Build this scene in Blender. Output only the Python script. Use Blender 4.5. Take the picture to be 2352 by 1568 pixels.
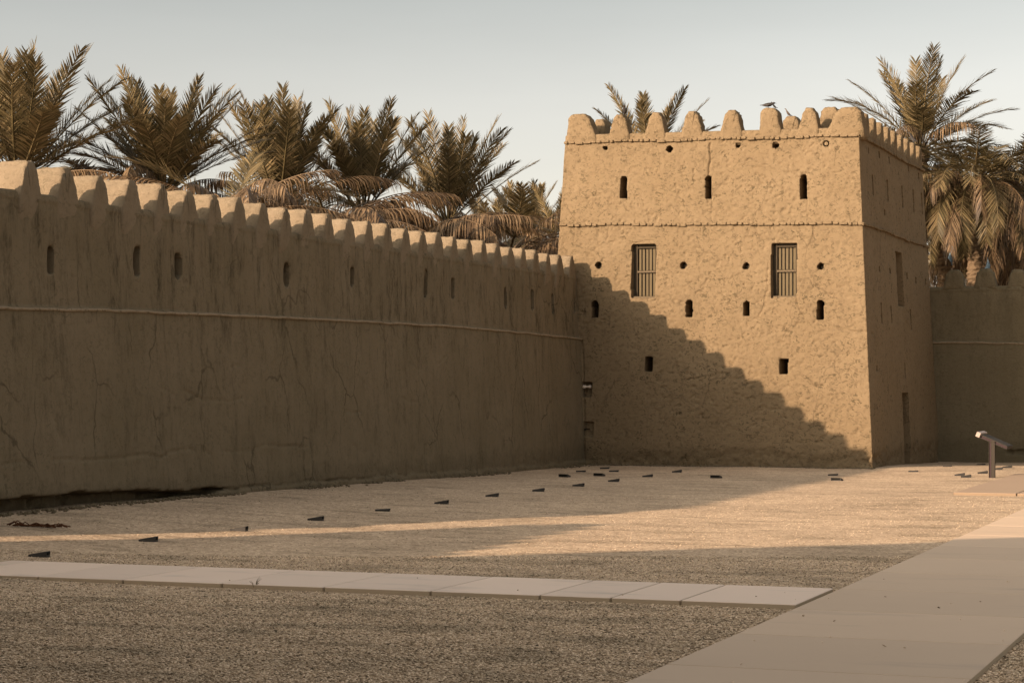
import bpy, math, random
import numpy as np
from mathutils import Vector

# ------------------------------------------------------------------ camera, sky, sun
S = bpy.context.scene
for o in list(bpy.data.objects): bpy.data.objects.remove(o)
COL = S.collection
F = 4850.0; CX = 1176.0; HY = 885.0; CAMH = 2.1; YAW = math.radians(20.6)
CY, SY = math.cos(YAW), math.sin(YAW)
cd = bpy.data.cameras.new("camera"); cam = bpy.data.objects.new("camera", cd); COL.objects.link(cam)
cd.sensor_width = 36.0; cd.lens = F / 2352.0 * 36.0
cd.shift_y = (HY - 783.5) / 2352.0
cd.clip_start = 0.5; cd.clip_end = 6000
cam.location = (0, 0, CAMH); cam.rotation_euler = (math.radians(90), 0, YAW)
S.camera = cam

SUN = Vector((-0.587, -1.0, 0.381)).normalized()       # direction towards the sun
sun_el = math.asin(SUN.z)
w = bpy.data.worlds.new("World"); S.world = w; w.use_nodes = True
nt = w.node_tree; nt.nodes.clear()
sky = nt.nodes.new('ShaderNodeTexSky'); sky.sky_type = 'NISHITA'; sky.sun_disc = False
sky.sun_elevation = sun_el; sky.sun_rotation = math.atan2(SUN.x, SUN.y)
sky.altitude = 200; sky.air_density = 1.0; sky.dust_density = 3.5; sky.ozone_density = 1.0
hs = nt.nodes.new('ShaderNodeHueSaturation'); hs.inputs['Saturation'].default_value = 0.30
tint = nt.nodes.new('ShaderNodeMix'); tint.data_type = 'RGBA'; tint.blend_type = 'MULTIPLY'
tint.inputs[0].default_value = 1.0
tcn = nt.nodes.new('ShaderNodeTexCoord'); sxyz = nt.nodes.new('ShaderNodeSeparateXYZ'); nt.links.new(tcn.outputs['Generated'], sxyz.inputs[0])
rmp = nt.nodes.new('ShaderNodeValToRGB'); els = rmp.color_ramp.elements          # hazy air low down, extra gain overhead added to fill the shaded ground
while len(els) < 7: els.new(0.5)
for e_, (p_, g_, c_) in zip(els, ((0.0, .90, (1, .915, .82)), (0.085, 1.06, (1, .915, .825)), (0.13, .86, (1, .925, .84)), (0.185, .63, (1, .965, .88)), (0.35, .76, (1, .95, .88)), (0.6, 1.2, (1, .93, .84)), (1.0, 1.4, (1, .93, .84)))):
    e_.position = p_; e_.color = (g_ * c_[0] / 1.6, g_ * c_[1] / 1.6, g_ * c_[2] / 1.6, 1)
vm = nt.nodes.new('ShaderNodeVectorMath'); vm.operation = 'SCALE'; vm.inputs['Scale'].default_value = 1.6
nt.links.new(sxyz.outputs[2], rmp.inputs[0]); nt.links.new(rmp.outputs[0], vm.inputs[0]); nt.links.new(vm.outputs[0], tint.inputs[7])
cln = nt.nodes.new('ShaderNodeTexNoise'); cln.inputs['Scale'].default_value = 2.2; cln.inputs['Detail'].default_value = 5; cln.inputs['Roughness'].default_value = 0.55
cmp_ = nt.nodes.new('ShaderNodeMapping'); cmp_.inputs['Scale'].default_value = (1, 1, 4.5); nt.links.new(tcn.outputs['Generated'], cmp_.inputs[0]); nt.links.new(cmp_.outputs[0], cln.inputs['Vector'])
clr = nt.nodes.new('ShaderNodeMapRange'); clr.inputs['From Min'].default_value = .3; clr.inputs['From Max'].default_value = .7; clr.inputs['To Min'].default_value = .95; clr.inputs['To Max'].default_value = 1.06
nt.links.new(cln.outputs['Fac'], clr.inputs['Value']); vm2 = nt.nodes.new('ShaderNodeVectorMath'); vm2.operation = 'SCALE'
bg = nt.nodes.new('ShaderNodeBackground'); bg.inputs[1].default_value = 0.15
ow = nt.nodes.new('ShaderNodeOutputWorld')
nt.links.new(sky.outputs[0], hs.inputs['Color']); nt.links.new(hs.outputs[0], tint.inputs[6])
nt.links.new(tint.outputs[2], vm2.inputs[0]); nt.links.new(clr.outputs[0], vm2.inputs['Scale']); nt.links.new(vm2.outputs[0], bg.inputs[0]); nt.links.new(bg.outputs[0], ow.inputs[0])

ld = bpy.data.lights.new("sun", 'SUN'); ld.energy = 5.0; ld.angle = math.radians(0.55)
ld.color = (1.0, 0.75, 0.55)
sl = bpy.data.objects.new("sun", ld); COL.objects.link(sl)
sl.rotation_euler = (-SUN).to_track_quat('-Z', 'Y').to_euler(); sl.location = (-30, -50, 40)

S.render.engine = 'CYCLES'
S.view_settings.view_transform = 'Standard'; S.view_settings.look = 'None'
S.view_settings.exposure = 0.8; S.view_settings.gamma = 1.0
S.render.resolution_x = 1024; S.render.resolution_y = 682

# ------------------------------------------------------------------ helpers
def ray(px, py):
    xc = (px - CX) / F; h = (HY - py) / F
    return np.array([CY * xc - SY, SY * xc + CY, h])
def at_depth(px, py, d): return np.array([0, 0, CAMH]) + ray(px, py) * d
def hit_ground(px, py, z=0.0):
    r = ray(px, py); t = (z - CAMH) / r[2]; return np.array([0, 0, CAMH]) + r * t
def hit_x(px, py, X0, b=0.0):          # plane X = X0 - b*z
    r = ray(px, py); t = (X0 - b * CAMH) / (r[0] + b * r[2]); return np.array([0, 0, CAMH]) + r * t
def hit_y(px, py, Y0, b=0.0):          # plane Y = Y0 + b*z
    r = ray(px, py); t = (Y0 + b * CAMH) / (r[1] - b * r[2]); return np.array([0, 0, CAMH]) + r * t

def mesh_obj(name, V, Fc, mat=None, parent=None, smooth=False, loc=(0, 0, 0)):
    me = bpy.data.meshes.new(name)
    V = np.asarray(V, dtype=np.float32)
    if isinstance(Fc, np.ndarray):
        n, k = Fc.shape
        me.vertices.add(len(V)); me.vertices.foreach_set("co", V.ravel())
        me.loops.add(n * k); me.loops.foreach_set("vertex_index", Fc.astype(np.int32).ravel())
        me.polygons.add(n); me.polygons.foreach_set("loop_start", np.arange(0, n * k, k, dtype=np.int32))
        me.polygons.foreach_set("loop_total", np.full(n, k, dtype=np.int32))
        me.update(calc_edges=True)
    else:
        me.from_pydata([tuple(map(float, v)) for v in V], [], [tuple(f) for f in Fc]); me.update()
    me.validate()
    if smooth: me.polygons.foreach_set("use_smooth", np.ones(len(me.polygons), dtype=bool))
    o = bpy.data.objects.new(name, me); COL.objects.link(o); o.location = loc
    if mat: me.materials.append(mat)
    if parent: o.parent = parent
    return o
def tag(o, label=None, cat=None, group=None, kind=None):
    if label: o["label"] = label
    if cat: o["category"] = cat
    if group: o["group"] = group
    if kind: o["kind"] = kind
    return o
def empty(name, loc=(0, 0, 0), rz=0.0):
    o = bpy.data.objects.new(name, None); COL.objects.link(o); o.location = loc; o.rotation_euler = (0, 0, rz)
    o.empty_display_size = 0.3
    return o

class MB:
    def __init__(s): s.V = []; s.F = []
    def add(s, V, Fc):
        b = len(s.V); s.V += [tuple(map(float, v)) for v in V]; s.F += [tuple(b + i for i in f) for f in Fc]
    def box(s, c, d, rz=0.0, bev=0.0):
        x, y, z = (k / 2 for k in d); pts = []
        ca, sa = math.cos(rz), math.sin(rz)
        if bev:
            q = []
            for zz, ins in ((-z, bev), (-z + bev, 0), (z - bev, 0), (z, bev)):
                X, Y = x - ins, y - ins
                ring = [(-X, -Y + bev), (-X + bev, -Y), (X - bev, -Y), (X, -Y + bev), (X, Y - bev), (X - bev, Y), (-X + bev, Y), (-X, Y - bev)]
                q += [(a, b, zz) for a, b in ring]
            Fc = []
            for r in range(3):
                for i in range(8): j = (i + 1) % 8; Fc.append((r * 8 + i, r * 8 + j, r * 8 + 8 + j, r * 8 + 8 + i))
            Fc.append(tuple(range(7, -1, -1))); Fc.append(tuple(range(24, 32)))
        else:
            q = [(a, b, cc) for cc in (-z, z) for a, b in ((-x, -y), (x, -y), (x, y), (-x, y))]
            Fc = [(3, 2, 1, 0), (4, 5, 6, 7), (0, 1, 5, 4), (1, 2, 6, 5), (2, 3, 7, 6), (3, 0, 4, 7)]
        s.add([(c[0] + a * ca - b * sa, c[1] + a * sa + b * ca, c[2] + zz) for a, b, zz in q], Fc)
    def tube(s, pts, rad, n=8):
        pts = [Vector(p) for p in pts]; b = len(s.V)
        for i, p in enumerate(pts):
            d = (pts[min(i + 1, len(pts) - 1)] - pts[max(i - 1, 0)]).normalized()
            u = d.cross(Vector((0, 0, 1)));
            if u.length < 1e-3: u = Vector((1, 0, 0))
            u.normalize(); v = d.cross(u)
            r = rad[i] if hasattr(rad, '__len__') else rad
            for k in range(n):
                a = 2 * math.pi * k / n; s.V.append(tuple(p + (u * math.cos(a) + v * math.sin(a)) * r))
        for i in range(len(pts) - 1):
            for k in range(n):
                j = (k + 1) % n; s.F.append((b + i * n + k, b + i * n + j, b + (i + 1) * n + j, b + (i + 1) * n + k))
        s.F.append(tuple(b + k for k in range(n))[::-1]); e = b + (len(pts) - 1) * n; s.F.append(tuple(e + k for k in range(n)))
    def build(s, name, mat, parent=None, smooth=False, loc=(0, 0, 0)):
        return mesh_obj(name, s.V, s.F, mat, parent, smooth, loc)

def vnoise(x, y, seed=0):
    xi = np.floor(x).astype(np.int64); yi = np.floor(y).astype(np.int64)
    fx = x - xi; fy = y - yi; fx = fx * fx * (3 - 2 * fx); fy = fy * fy * (3 - 2 * fy)
    def h(a, b):
        n = (a * 374761393 + b * 668265263 + seed * 974634777) & 0xFFFFFFFF
        n = ((n ^ (n >> 13)) * 1274126177) & 0xFFFFFFFF
        n = ((n ^ (n >> 16)) * 2246822519) & 0xFFFFFFFF
        return ((n ^ (n >> 15)) & 0xFFFF) / 65535.0
    return ((h(xi, yi) * (1 - fx) + h(xi + 1, yi) * fx) * (1 - fy) + (h(xi, yi + 1) * (1 - fx) + h(xi + 1, yi + 1) * fx) * fy)
def fbm(x, y, oct=4, seed=0):
    a = 0.0; amp = 1.0; t = 0.0
    for i in range(oct):
        a = a + amp * (vnoise(x * 2 ** i, y * 2 ** i, seed + i * 7) - 0.5); t += amp; amp *= 0.55
    return a / t * 2
def smooth01(t): t = np.clip(t, 0, 1); return t * t * (3 - 2 * t)

# ------------------------------------------------------------------ materials
class NT:
    def __init__(s, name):
        s.m = bpy.data.materials.new(name); s.m.use_nodes = True; s.t = s.m.node_tree
        s.b = s.t.nodes['Principled BSDF']; s.out = s.t.nodes['Material Output']
        s.pos = s.t.nodes.new('ShaderNodeNewGeometry')
    def n(s, ty, **kw):
        k = s.t.nodes.new(ty)
        for a, v in kw.items():
            if a.startswith('i_'):
                nm = a[2:]; nm = int(nm) if nm.isdigit() else nm
                k.inputs[nm].default_value = v
            else: setattr(k, a, v)
        return k
    def l(s, a, b): s.t.links.new(a, b)
    def coord(s, scale=(1, 1, 1)):
        m = s.n('ShaderNodeMapping'); m.inputs['Scale'].default_value = scale; s.l(s.pos.outputs['Position'], m.inputs[0]); return m.outputs[0]
    def noise(s, scale, detail=5, rough=0.6, map=(1, 1, 1), dist=0.0):
        k = s.n('ShaderNodeTexNoise'); k.inputs['Scale'].default_value = scale; k.inputs['Detail'].default_value = detail
        k.inputs['Roughness'].default_value = rough; k.inputs['Distortion'].default_value = dist
        s.l(s.coord(map), k.inputs['Vector']); return k.outputs['Fac']
    def ramp(s, fac, stops):
        r = s.n('ShaderNodeValToRGB'); e = r.color_ramp.elements
        while len(e) < len(stops): e.new(0.5)
        for k, (p, c) in zip(e, stops): k.position = p; k.color = (c if len(c) == 4 else (*c, 1))
        s.l(fac, r.inputs[0]); return r.outputs[0]
    def mix(s, a, b, fac=0.5, blend='MIX'):
        k = s.n('ShaderNodeMix', data_type='RGBA', blend_type=blend)
        for inp, v in ((k.inputs[0], fac), (k.inputs[6], a), (k.inputs[7], b)):
            if isinstance(v, bpy.types.NodeSocket): s.l(v, inp)
            elif isinstance(v, (int, float)): inp.default_value = v
            else: inp.default_value = (*v, 1) if len(v) == 3 else v
        return k.outputs[2]
    def bump(s, h, strength=0.5, dist=0.02, prev=None):
        k = s.n('ShaderNodeBump'); k.inputs['Strength'].default_value = strength; k.inputs['Distance'].default_value = dist
        s.l(h, k.inputs['Height'])
        if prev is not None: s.l(prev, k.inputs['Normal'])
        return k.outputs[0]
    def done(s, col, rough=0.9, normal=None, spec=0.15):
        if isinstance(col, bpy.types.NodeSocket): s.l(col, s.b.inputs['Base Color'])
        else: s.b.inputs['Base Color'].default_value = (*col, 1)
        s.b.inputs['Roughness'].default_value = rough; s.b.inputs['Specular IOR Level'].default_value = spec
        if normal is not None: s.l(normal, s.b.inputs['Normal'])
        return s.m

def mat_mud(name, base, dark, light, pits=0.5, streak=0.0, bumpd=0.02, fine=1.0, fleck=0.75, crack=0.35):
    k = NT(name)
    big = k.noise(0.7, 4, 0.6)
    c = k.mix(base, light, k.ramp(big, [(0.35, (0, 0, 0)), (0.7, (1, 1, 1))]))
    med = k.noise(9, 5, 0.7)
    c = k.mix(c, dark, k.mix((0, 0, 0), k.ramp(med, [(0.5, (0, 0, 0)), (0.68, (1, 1, 1))]), pits))
    if streak:
        st = k.noise(1.0, 5, 0.7, map=(3.0, 3.0, 0.22))
        top = k.noise(5.0, 4, 0.7, map=(1, 1, 0.35))
        sep = k.n('ShaderNodeSeparateXYZ'); k.l(k.pos.outputs['Position'], sep.inputs[0])
        hz = k.n('ShaderNodeMapRange'); hz.inputs['From Min'].default_value = 2.6; hz.inputs['From Max'].default_value = 3.6; hz.inputs['To Min'].default_value = 0.45; hz.inputs['To Max'].default_value = 1.0
        k.l(sep.outputs[2], hz.inputs['Value'])
        m = k.mix(k.ramp(st, [(0.44, (0, 0, 0)), (0.58, (1, 1, 1))]), k.ramp(top, [(0.42, (0, 0, 0)), (0.6, (1, 1, 1))]), 1.0, 'MULTIPLY')
        spk = k.ramp(k.noise(13, 4, 0.7, map=(1, 1, 0.3)), [(0.46, (0.35, 0.35, 0.35)), (0.56, (1, 1, 1))])
        m = k.mix(m, spk, 1.0, 'MULTIPLY')
        sm_ = k.n('ShaderNodeMath', operation='MULTIPLY'); sm_.inputs[1].default_value = streak; k.l(hz.outputs[0], sm_.inputs[0])
        c = k.mix(c, [x * 0.42 for x in dark], k.mix((0, 0, 0), m, sm_.outputs[0]))
        st2 = k.noise(1.7, 4, 0.6, map=(2.2, 2.2, 0.12))
        c = k.mix(c, light, k.mix((0, 0, 0), k.ramp(st2, [(0.55, (0, 0, 0)), (0.7, (1, 1, 1))]), 0.35))
    fl = k.noise(9.5, 3, 0.6, map=(1, 1, 1.35), dist=1.2)
    dens = k.ramp(k.noise(1.6, 4, 0.65), [(0.38, (0.25, 0.25, 0.25)), (0.62, (1, 1, 1))])
    pm = k.mix(k.ramp(fl, [(0.565, (0, 0, 0)), (0.61, (1, 1, 1))]), dens, 1.0, 'MULTIPLY')
    c = k.mix(c, [dark[0] * .50, dark[1] * .54, dark[2] * .5], k.mix((0, 0, 0), pm, fleck))
    if crack:
        cn = k.n('ShaderNodeTexNoise'); cn.inputs['Scale'].default_value = 2.2; cn.inputs['Detail'].default_value = 6; k.l(k.coord(), cn.inputs['Vector'])
        va = k.n('ShaderNodeVectorMath', operation='MULTIPLY_ADD'); k.l(cn.outputs['Color'], va.inputs[0]); va.inputs[1].default_value = (.38, .38, .38); k.l(k.coord((1, 1, .55)), va.inputs[2])
        vo = k.n('ShaderNodeTexVoronoi', feature='DISTANCE_TO_EDGE'); vo.inputs['Scale'].default_value = 0.75; k.l(va.outputs[0], vo.inputs['Vector'])
        cm = k.mix(k.ramp(vo.outputs['Distance'], [(0.004, (1, 1, 1)), (0.014, (0, 0, 0))]), k.ramp(k.noise(0.8, 3, 0.6), [(0.45, (0, 0, 0)), (0.58, (1, 1, 1))]), 1.0, 'MULTIPLY')
        c = k.mix(c, [x * 0.5 for x in dark], k.mix((0, 0, 0), cm, crack))
    sz = k.n('ShaderNodeSeparateXYZ'); k.l(k.pos.outputs['Position'], sz.inputs[0])
    ad = k.n('ShaderNodeMath', operation='MULTIPLY_ADD'); k.l(k.noise(1.8, 5, 0.65), ad.inputs[0]); ad.inputs[1].default_value = -0.75; k.l(sz.outputs[2], ad.inputs[2])
    c = k.mix(c, (0.62, 0.62, 0.60), k.ramp(ad.outputs[0], [(0.0, (.4, .4, .4)), (0.22, (0, 0, 0))]), 'MULTIPLY')
    hb = k.noise(14 * fine, 7, 0.72)
    nb = k.bump(hb, 0.8, bumpd)
    nb = k.bump(k.ramp(fl, [(0.55, (1, 1, 1)), (0.66, (0, 0, 0))]), 0.5 * fleck, 0.02, nb)
    return k.done(c, 0.95, nb, 0.05)

M = {}
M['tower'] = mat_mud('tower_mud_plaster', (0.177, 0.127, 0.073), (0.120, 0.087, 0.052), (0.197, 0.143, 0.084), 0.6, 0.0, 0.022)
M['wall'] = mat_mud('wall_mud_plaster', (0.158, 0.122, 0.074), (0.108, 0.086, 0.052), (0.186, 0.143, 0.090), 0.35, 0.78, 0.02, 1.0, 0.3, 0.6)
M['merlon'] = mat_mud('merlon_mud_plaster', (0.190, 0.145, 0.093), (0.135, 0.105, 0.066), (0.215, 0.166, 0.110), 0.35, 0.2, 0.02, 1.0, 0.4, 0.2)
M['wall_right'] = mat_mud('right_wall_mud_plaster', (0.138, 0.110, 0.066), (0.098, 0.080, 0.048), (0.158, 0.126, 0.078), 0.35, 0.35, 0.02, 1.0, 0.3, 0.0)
M['course'] = mat_mud('course_mud', (0.25, 0.188, 0.12), (0.19, 0.142, 0.09), (0.28, 0.212, 0.138), 0.3, 0.0, 0.02)

k = NT('gravel_ground')
v = k.n('ShaderNodeTexVoronoi', feature='F1'); v.inputs['Scale'].default_value = 34; k.l(k.coord((1, 1, 0.2)), v.inputs['Vector'])
c = k.ramp(v.outputs['Color'], [(0.05, (0.27, 0.192, 0.120)), (0.4, (0.44, 0.325, 0.217)), (0.8, (0.58, 0.438, 0.30))])
v2 = k.n('ShaderNodeTexVoronoi', feature='F1'); v2.inputs['Scale'].default_value = 13; k.l(k.coord((1, 1, 0.2)), v2.inputs['Vector'])
c = k.mix(c, k.ramp(v2.outputs['Color'], [(0.1, (0.84, 0.84, 0.84)), (0.7, (1.06, 1.06, 1.06))]), 1.0, 'MULTIPLY')
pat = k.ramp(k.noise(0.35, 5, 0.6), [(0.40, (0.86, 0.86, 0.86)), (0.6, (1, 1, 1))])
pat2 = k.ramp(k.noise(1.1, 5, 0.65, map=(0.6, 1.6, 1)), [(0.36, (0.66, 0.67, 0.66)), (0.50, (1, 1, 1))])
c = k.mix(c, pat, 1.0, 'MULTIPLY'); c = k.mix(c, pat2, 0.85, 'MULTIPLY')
d = k.ramp(v.outputs['Distance'], [(0.0, (1, 1, 1)), (0.7, (0, 0, 0))])
nb = k.bump(d, 0.6, 0.010)
nb = k.bump(k.noise(12, 5, 0.7), 0.4, 0.02, nb)
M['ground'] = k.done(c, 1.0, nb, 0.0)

k = NT('gravel_stones')
c = k.ramp(k.pos.outputs['Random Per Island'], [(0.0, (0.14, 0.112, 0.075)), (0.2, (0.36, 0.265, 0.170)), (0.6, (0.66, 0.50, 0.335)), (1.0, (0.80, 0.62, 0.44))])
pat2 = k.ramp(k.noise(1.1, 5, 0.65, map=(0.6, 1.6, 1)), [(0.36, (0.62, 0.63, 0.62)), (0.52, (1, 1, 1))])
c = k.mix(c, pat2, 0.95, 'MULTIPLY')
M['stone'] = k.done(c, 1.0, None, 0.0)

k = NT('concrete_slab')
oi = k.n('ShaderNodeObjectInfo')
c = k.mix((0.485, 0.362, 0.252), (0.53, 0.398, 0.278), k.noise(0.8, 5, 0.6))
isl = k.ramp(k.pos.outputs['Random Per Island'], [(0, (.94, .94, .94)), (1, (1.05, 1.045, 1.04))])
c = k.mix(c, isl, 1.0, 'MULTIPLY')
st = k.ramp(k.noise(0.9, 6, 0.65, map=(0.35, 1.6, 1)), [(0.58, (0, 0, 0)), (0.72, (1, 1, 1))])
c = k.mix(c, (0.37, 0.29, 0.215), k.mix((0, 0, 0), st, 0.7))
c = k.mix(c, (0.39, 0.305, 0.225), k.ramp(k.noise(60, 3, 0.7), [(0.62, (0, 0, 0)), (0.8, (1, 1, 1))]))
M['slab'] = k.done(c, 0.8, k.bump(k.noise(30, 5, 0.7), 0.25, 0.004), 0.15)
k = NT('dark_concrete_slab')  # far slabs only: darker concrete tone on tops and edges
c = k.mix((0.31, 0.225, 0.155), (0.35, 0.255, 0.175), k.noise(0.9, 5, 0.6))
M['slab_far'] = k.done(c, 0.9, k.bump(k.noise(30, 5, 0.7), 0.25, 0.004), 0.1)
M['edge_far'] = NT('dark_slab_edge').done((0.24, 0.175, 0.115), 0.9, None, 0.1)
k = NT('pale_concrete_slab')
c = k.mix((0.615, 0.475, 0.36), (0.665, 0.515, 0.395), k.noise(0.9, 5, 0.6))
c = k.mix(c, k.ramp(k.pos.outputs['Random Per Island'], [(0, (.94, .94, .94)), (1, (1.05, 1.045, 1.04))]), 1.0, 'MULTIPLY')
st = k.ramp(k.noise(1.3, 6, 0.65, map=(0.5, 1.8, 1)), [(0.56, (0, 0, 0)), (0.70, (1, 1, 1))])
c = k.mix(c, (0.42, 0.335, 0.26), k.mix((0, 0, 0), st, 0.7))
M['slab_pale'] = k.done(c, 0.7, k.bump(k.noise(30, 5, 0.7), 0.25, 0.004), 0.3)
k = NT('slab_edge_concrete')
c = k.mix((0.33, 0.255, 0.165), (0.42, 0.33, 0.225), k.noise(4, 5, 0.7))
M['slab_edge'] = k.done(c, 0.9, k.bump(k.noise(40, 5, 0.7), 0.5, 0.006), 0.1)

def mat_leaf(name, stops, trans=0.25):
    k = NT(name)
    c = k.ramp(k.pos.outputs['Random Per Island'], stops)
    c = k.mix(c, k.ramp(k.noise(1.3, 3, 0.6), [(0.35, (0.6, 0.6, 0.6)), (0.65, (1, 1, 1))]), 1.0, 'MULTIPLY')
    k.l(c, k.b.inputs['Base Color']); k.b.inputs['Roughness'].default_value = 0.55; k.b.inputs['Specular IOR Level'].default_value = 0.3
    tr = k.n('ShaderNodeBsdfTranslucent'); k.l(c, tr.inputs[0])
    mx = k.n('ShaderNodeMixShader'); mx.inputs[0].default_value = trans
    k.l(k.b.outputs[0], mx.inputs[1]); k.l(tr.outputs[0], mx.inputs[2]); k.l(mx.outputs[0], k.out.inputs[0])
    return k.m
M['leaf'] = mat_leaf('palm_leaf', [(0.0, (0.060, 0.047, 0.019)), (0.5, (0.138, 0.104, 0.044)), (1.0, (0.265, 0.192, 0.095))])
M['dead'] = mat_leaf('palm_dead_leaf', [(0.0, (0.055, 0.035, 0.018)), (0.5, (0.145, 0.092, 0.046)), (1.0, (0.27, 0.182, 0.10))], 0.15)
k = NT('palm_bark')
c = k.mix((0.075, 0.052, 0.034), (0.24, 0.17, 0.10), k.noise(7, 5, 0.7, map=(1, 1, 1.6)))
M['bark'] = k.done(c, 0.95, k.bump(k.noise(12, 5, 0.7), 1.0, 0.05))
k = NT('weathered_wood')
c = k.mix((0.030, 0.023, 0.014), (0.065, 0.049, 0.030), k.noise(9, 5, 0.7, map=(4, 4, 0.4)))
M['wood'] = k.done(c, 0.85, k.bump(k.noise(20, 4, 0.7, map=(4, 4, 0.3)), 0.5, 0.004))
k = NT('shutter_wood')
c = k.mix((0.085, 0.066, 0.036), (0.15, 0.112, 0.064), k.noise(9, 5, 0.7, map=(5, 5, 0.4)))
M['board'] = k.done(c, 0.85, k.bump(k.noise(20, 4, 0.7, map=(4, 4, 0.3)), 0.5, 0.004))
k = NT('pale_wood')
c = k.mix((0.10, 0.075, 0.045), (0.14, 0.105, 0.066), k.noise(9, 5, 0.7, map=(1, 1, 1)))
M['palewood'] = k.done(c, 0.85)
M['iron'] = NT('dark_iron').done((0.012, 0.011, 0.008), 0.9, None, 0.1)
k = NT('black_fixture'); M['black'] = k.done(k.mix((0.018, 0.016, 0.013), (0.04, 0.034, 0.027), k.noise(20, 4)), 0.6, None, 0.3)
M['dark'] = NT('dark_void').done((0.035, 0.026, 0.017), 1.0, None, 0.0)
M['metal'] = NT('sign_bronze_metal').done((0.045, 0.037, 0.028), 0.8, None, 0.15)
M['metal_pale'] = NT('sign_pale_edge').done((0.33, 0.26, 0.215), 0.45, None, 0.5)
M['maroon'] = NT('sign_dark_channel').done((0.03, 0.012, 0.014), 0.6, None, 0.3)
M['panel'] = NT('sign_panel_face').done((0.05, 0.043, 0.034), 0.8, None, 0.15)
M['bird'] = NT('bird_feathers').done((0.035, 0.030, 0.027), 0.7, None, 0.3)
M['birdgrey'] = NT('grey_feathers').done((0.12, 0.09, 0.07), 0.7, None, 0.3)
M['beak'] = NT('bird_beak').done((0.06, 0.05, 0.04), 0.5, None, 0.3)
M['blue'] = NT('pale_blue_cloth').done((0.14, 0.19, 0.22), 0.9, None, 0.1)
M['rust'] = NT('dry_litter').done((0.085, 0.035, 0.015), 0.9, None, 0.1)
M['ceramic'] = NT('pale_clay').done((0.62, 0.52, 0.42), 0.8, None, 0.1)

# ------------------------------------------------------------------ ground
XW = -18.0; WB = 0.05            # long wall outer face and its batter
XR, XL, YF, YB, TB = -10.27, -19.18, 53.4, 63.8, 0.052
TC = (0.5 * (XR + XL), 0.5 * (YF + YB)); HW = 0.5 * (XR - XL); HY2 = 0.5 * (YB - YF)
SLABZ = 0.05
def gz(X, Y):
    a = smooth01((52 - Y) / 24.0) * smooth01((Y - 10) / 10.0)
    r = 0.20 * a * np.exp(-((X + 18.0) / 3.2) ** 2)
    n = 0.018 * fbm(X * 0.55 + 3, Y * 0.55, 3, 5)
    return r + n * smooth01((Y - 22.0) / 3.0) - 0.17 * smooth01((Y - 54.5) / 9.0)
def axis(dense0, dense1, step, far):
    a = np.arange(dense0, dense1, step)
    l = dense0 - np.geomspace(step * 2, far, 14)[::-1]; r = dense1 + np.geomspace(step * 2, far, 14)
    return np.concatenate([l, a, r])
ax_, ay_ = axis(-26, 6, 0.25, 2500), axis(2, 70, 0.25, 2500)
GX, GY = np.meshgrid(ax_, ay_)
GZ = gz(GX, GY)
def grid_faces(nr, nc):
    i = np.arange((nr - 1) * nc).reshape(nr - 1, nc)[:, :-1].ravel()
    return np.stack([i, i + 1, i + nc + 1, i + nc], 1)
g = mesh_obj('ground', np.stack([GX, GY, GZ], -1).reshape(-1, 3), grid_faces(*GX.shape), M['ground'], smooth=True)
tag(g, kind='structure')

# paths of concrete slabs
def slabs(name, rects, z0=-0.06, z1=SLABZ, mt='slab'):
    V = []; Fc = []; mi = []
    for (x0, y0, x1, y1) in rects:
        g_ = 0.011; b = 0.006
        m = MB(); m.box(((x0 + x1) / 2, (y0 + y1) / 2, (z0 + z1) / 2), (x1 - x0 - 2 * g_, y1 - y0 - 2 * g_, z1 - z0), 0, b)
        base = len(V); V += m.V; Fc += [tuple(base + i for i in f) for f in m.F]
        mi += [1] * 16 + [0] * 8 + [1, 0]
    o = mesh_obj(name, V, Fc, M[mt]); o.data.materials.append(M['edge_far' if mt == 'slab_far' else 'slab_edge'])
    o.data.polygons.foreach_set('material_index', mi)
    return tag(o, kind='structure')
BX0, BX1 = -4.43, -2.19
ay0, ay1 = 19.46, 21.18
ajo = [-19.8, -18.6, -17.43, -16.26, -15.1, -13.94, -12.77, -11.72, -10.54, -9.37, -8.19, -7.03, -6.30, -5.6, -4.47]
slabs('path', [(ajo[i], ay0, ajo[i + 1], ay1) for i in range(len(ajo) - 1)], mt='slab_pale')
slabs('path', [(BX0, 15.0 + 2.07 * i, BX1, 15.0 + 2.07 * (i + 1)) for i in range(-9, 13)] , z1=SLABZ - 0.004)
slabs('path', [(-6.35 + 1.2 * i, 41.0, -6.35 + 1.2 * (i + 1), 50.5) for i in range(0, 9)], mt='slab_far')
slabs('path', [(BX1 + 0.05 + 1.2 * i, 13.0, BX1 + 0.05 + 1.2 * (i + 1), 14.75) for i in range(0, 5)])

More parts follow.
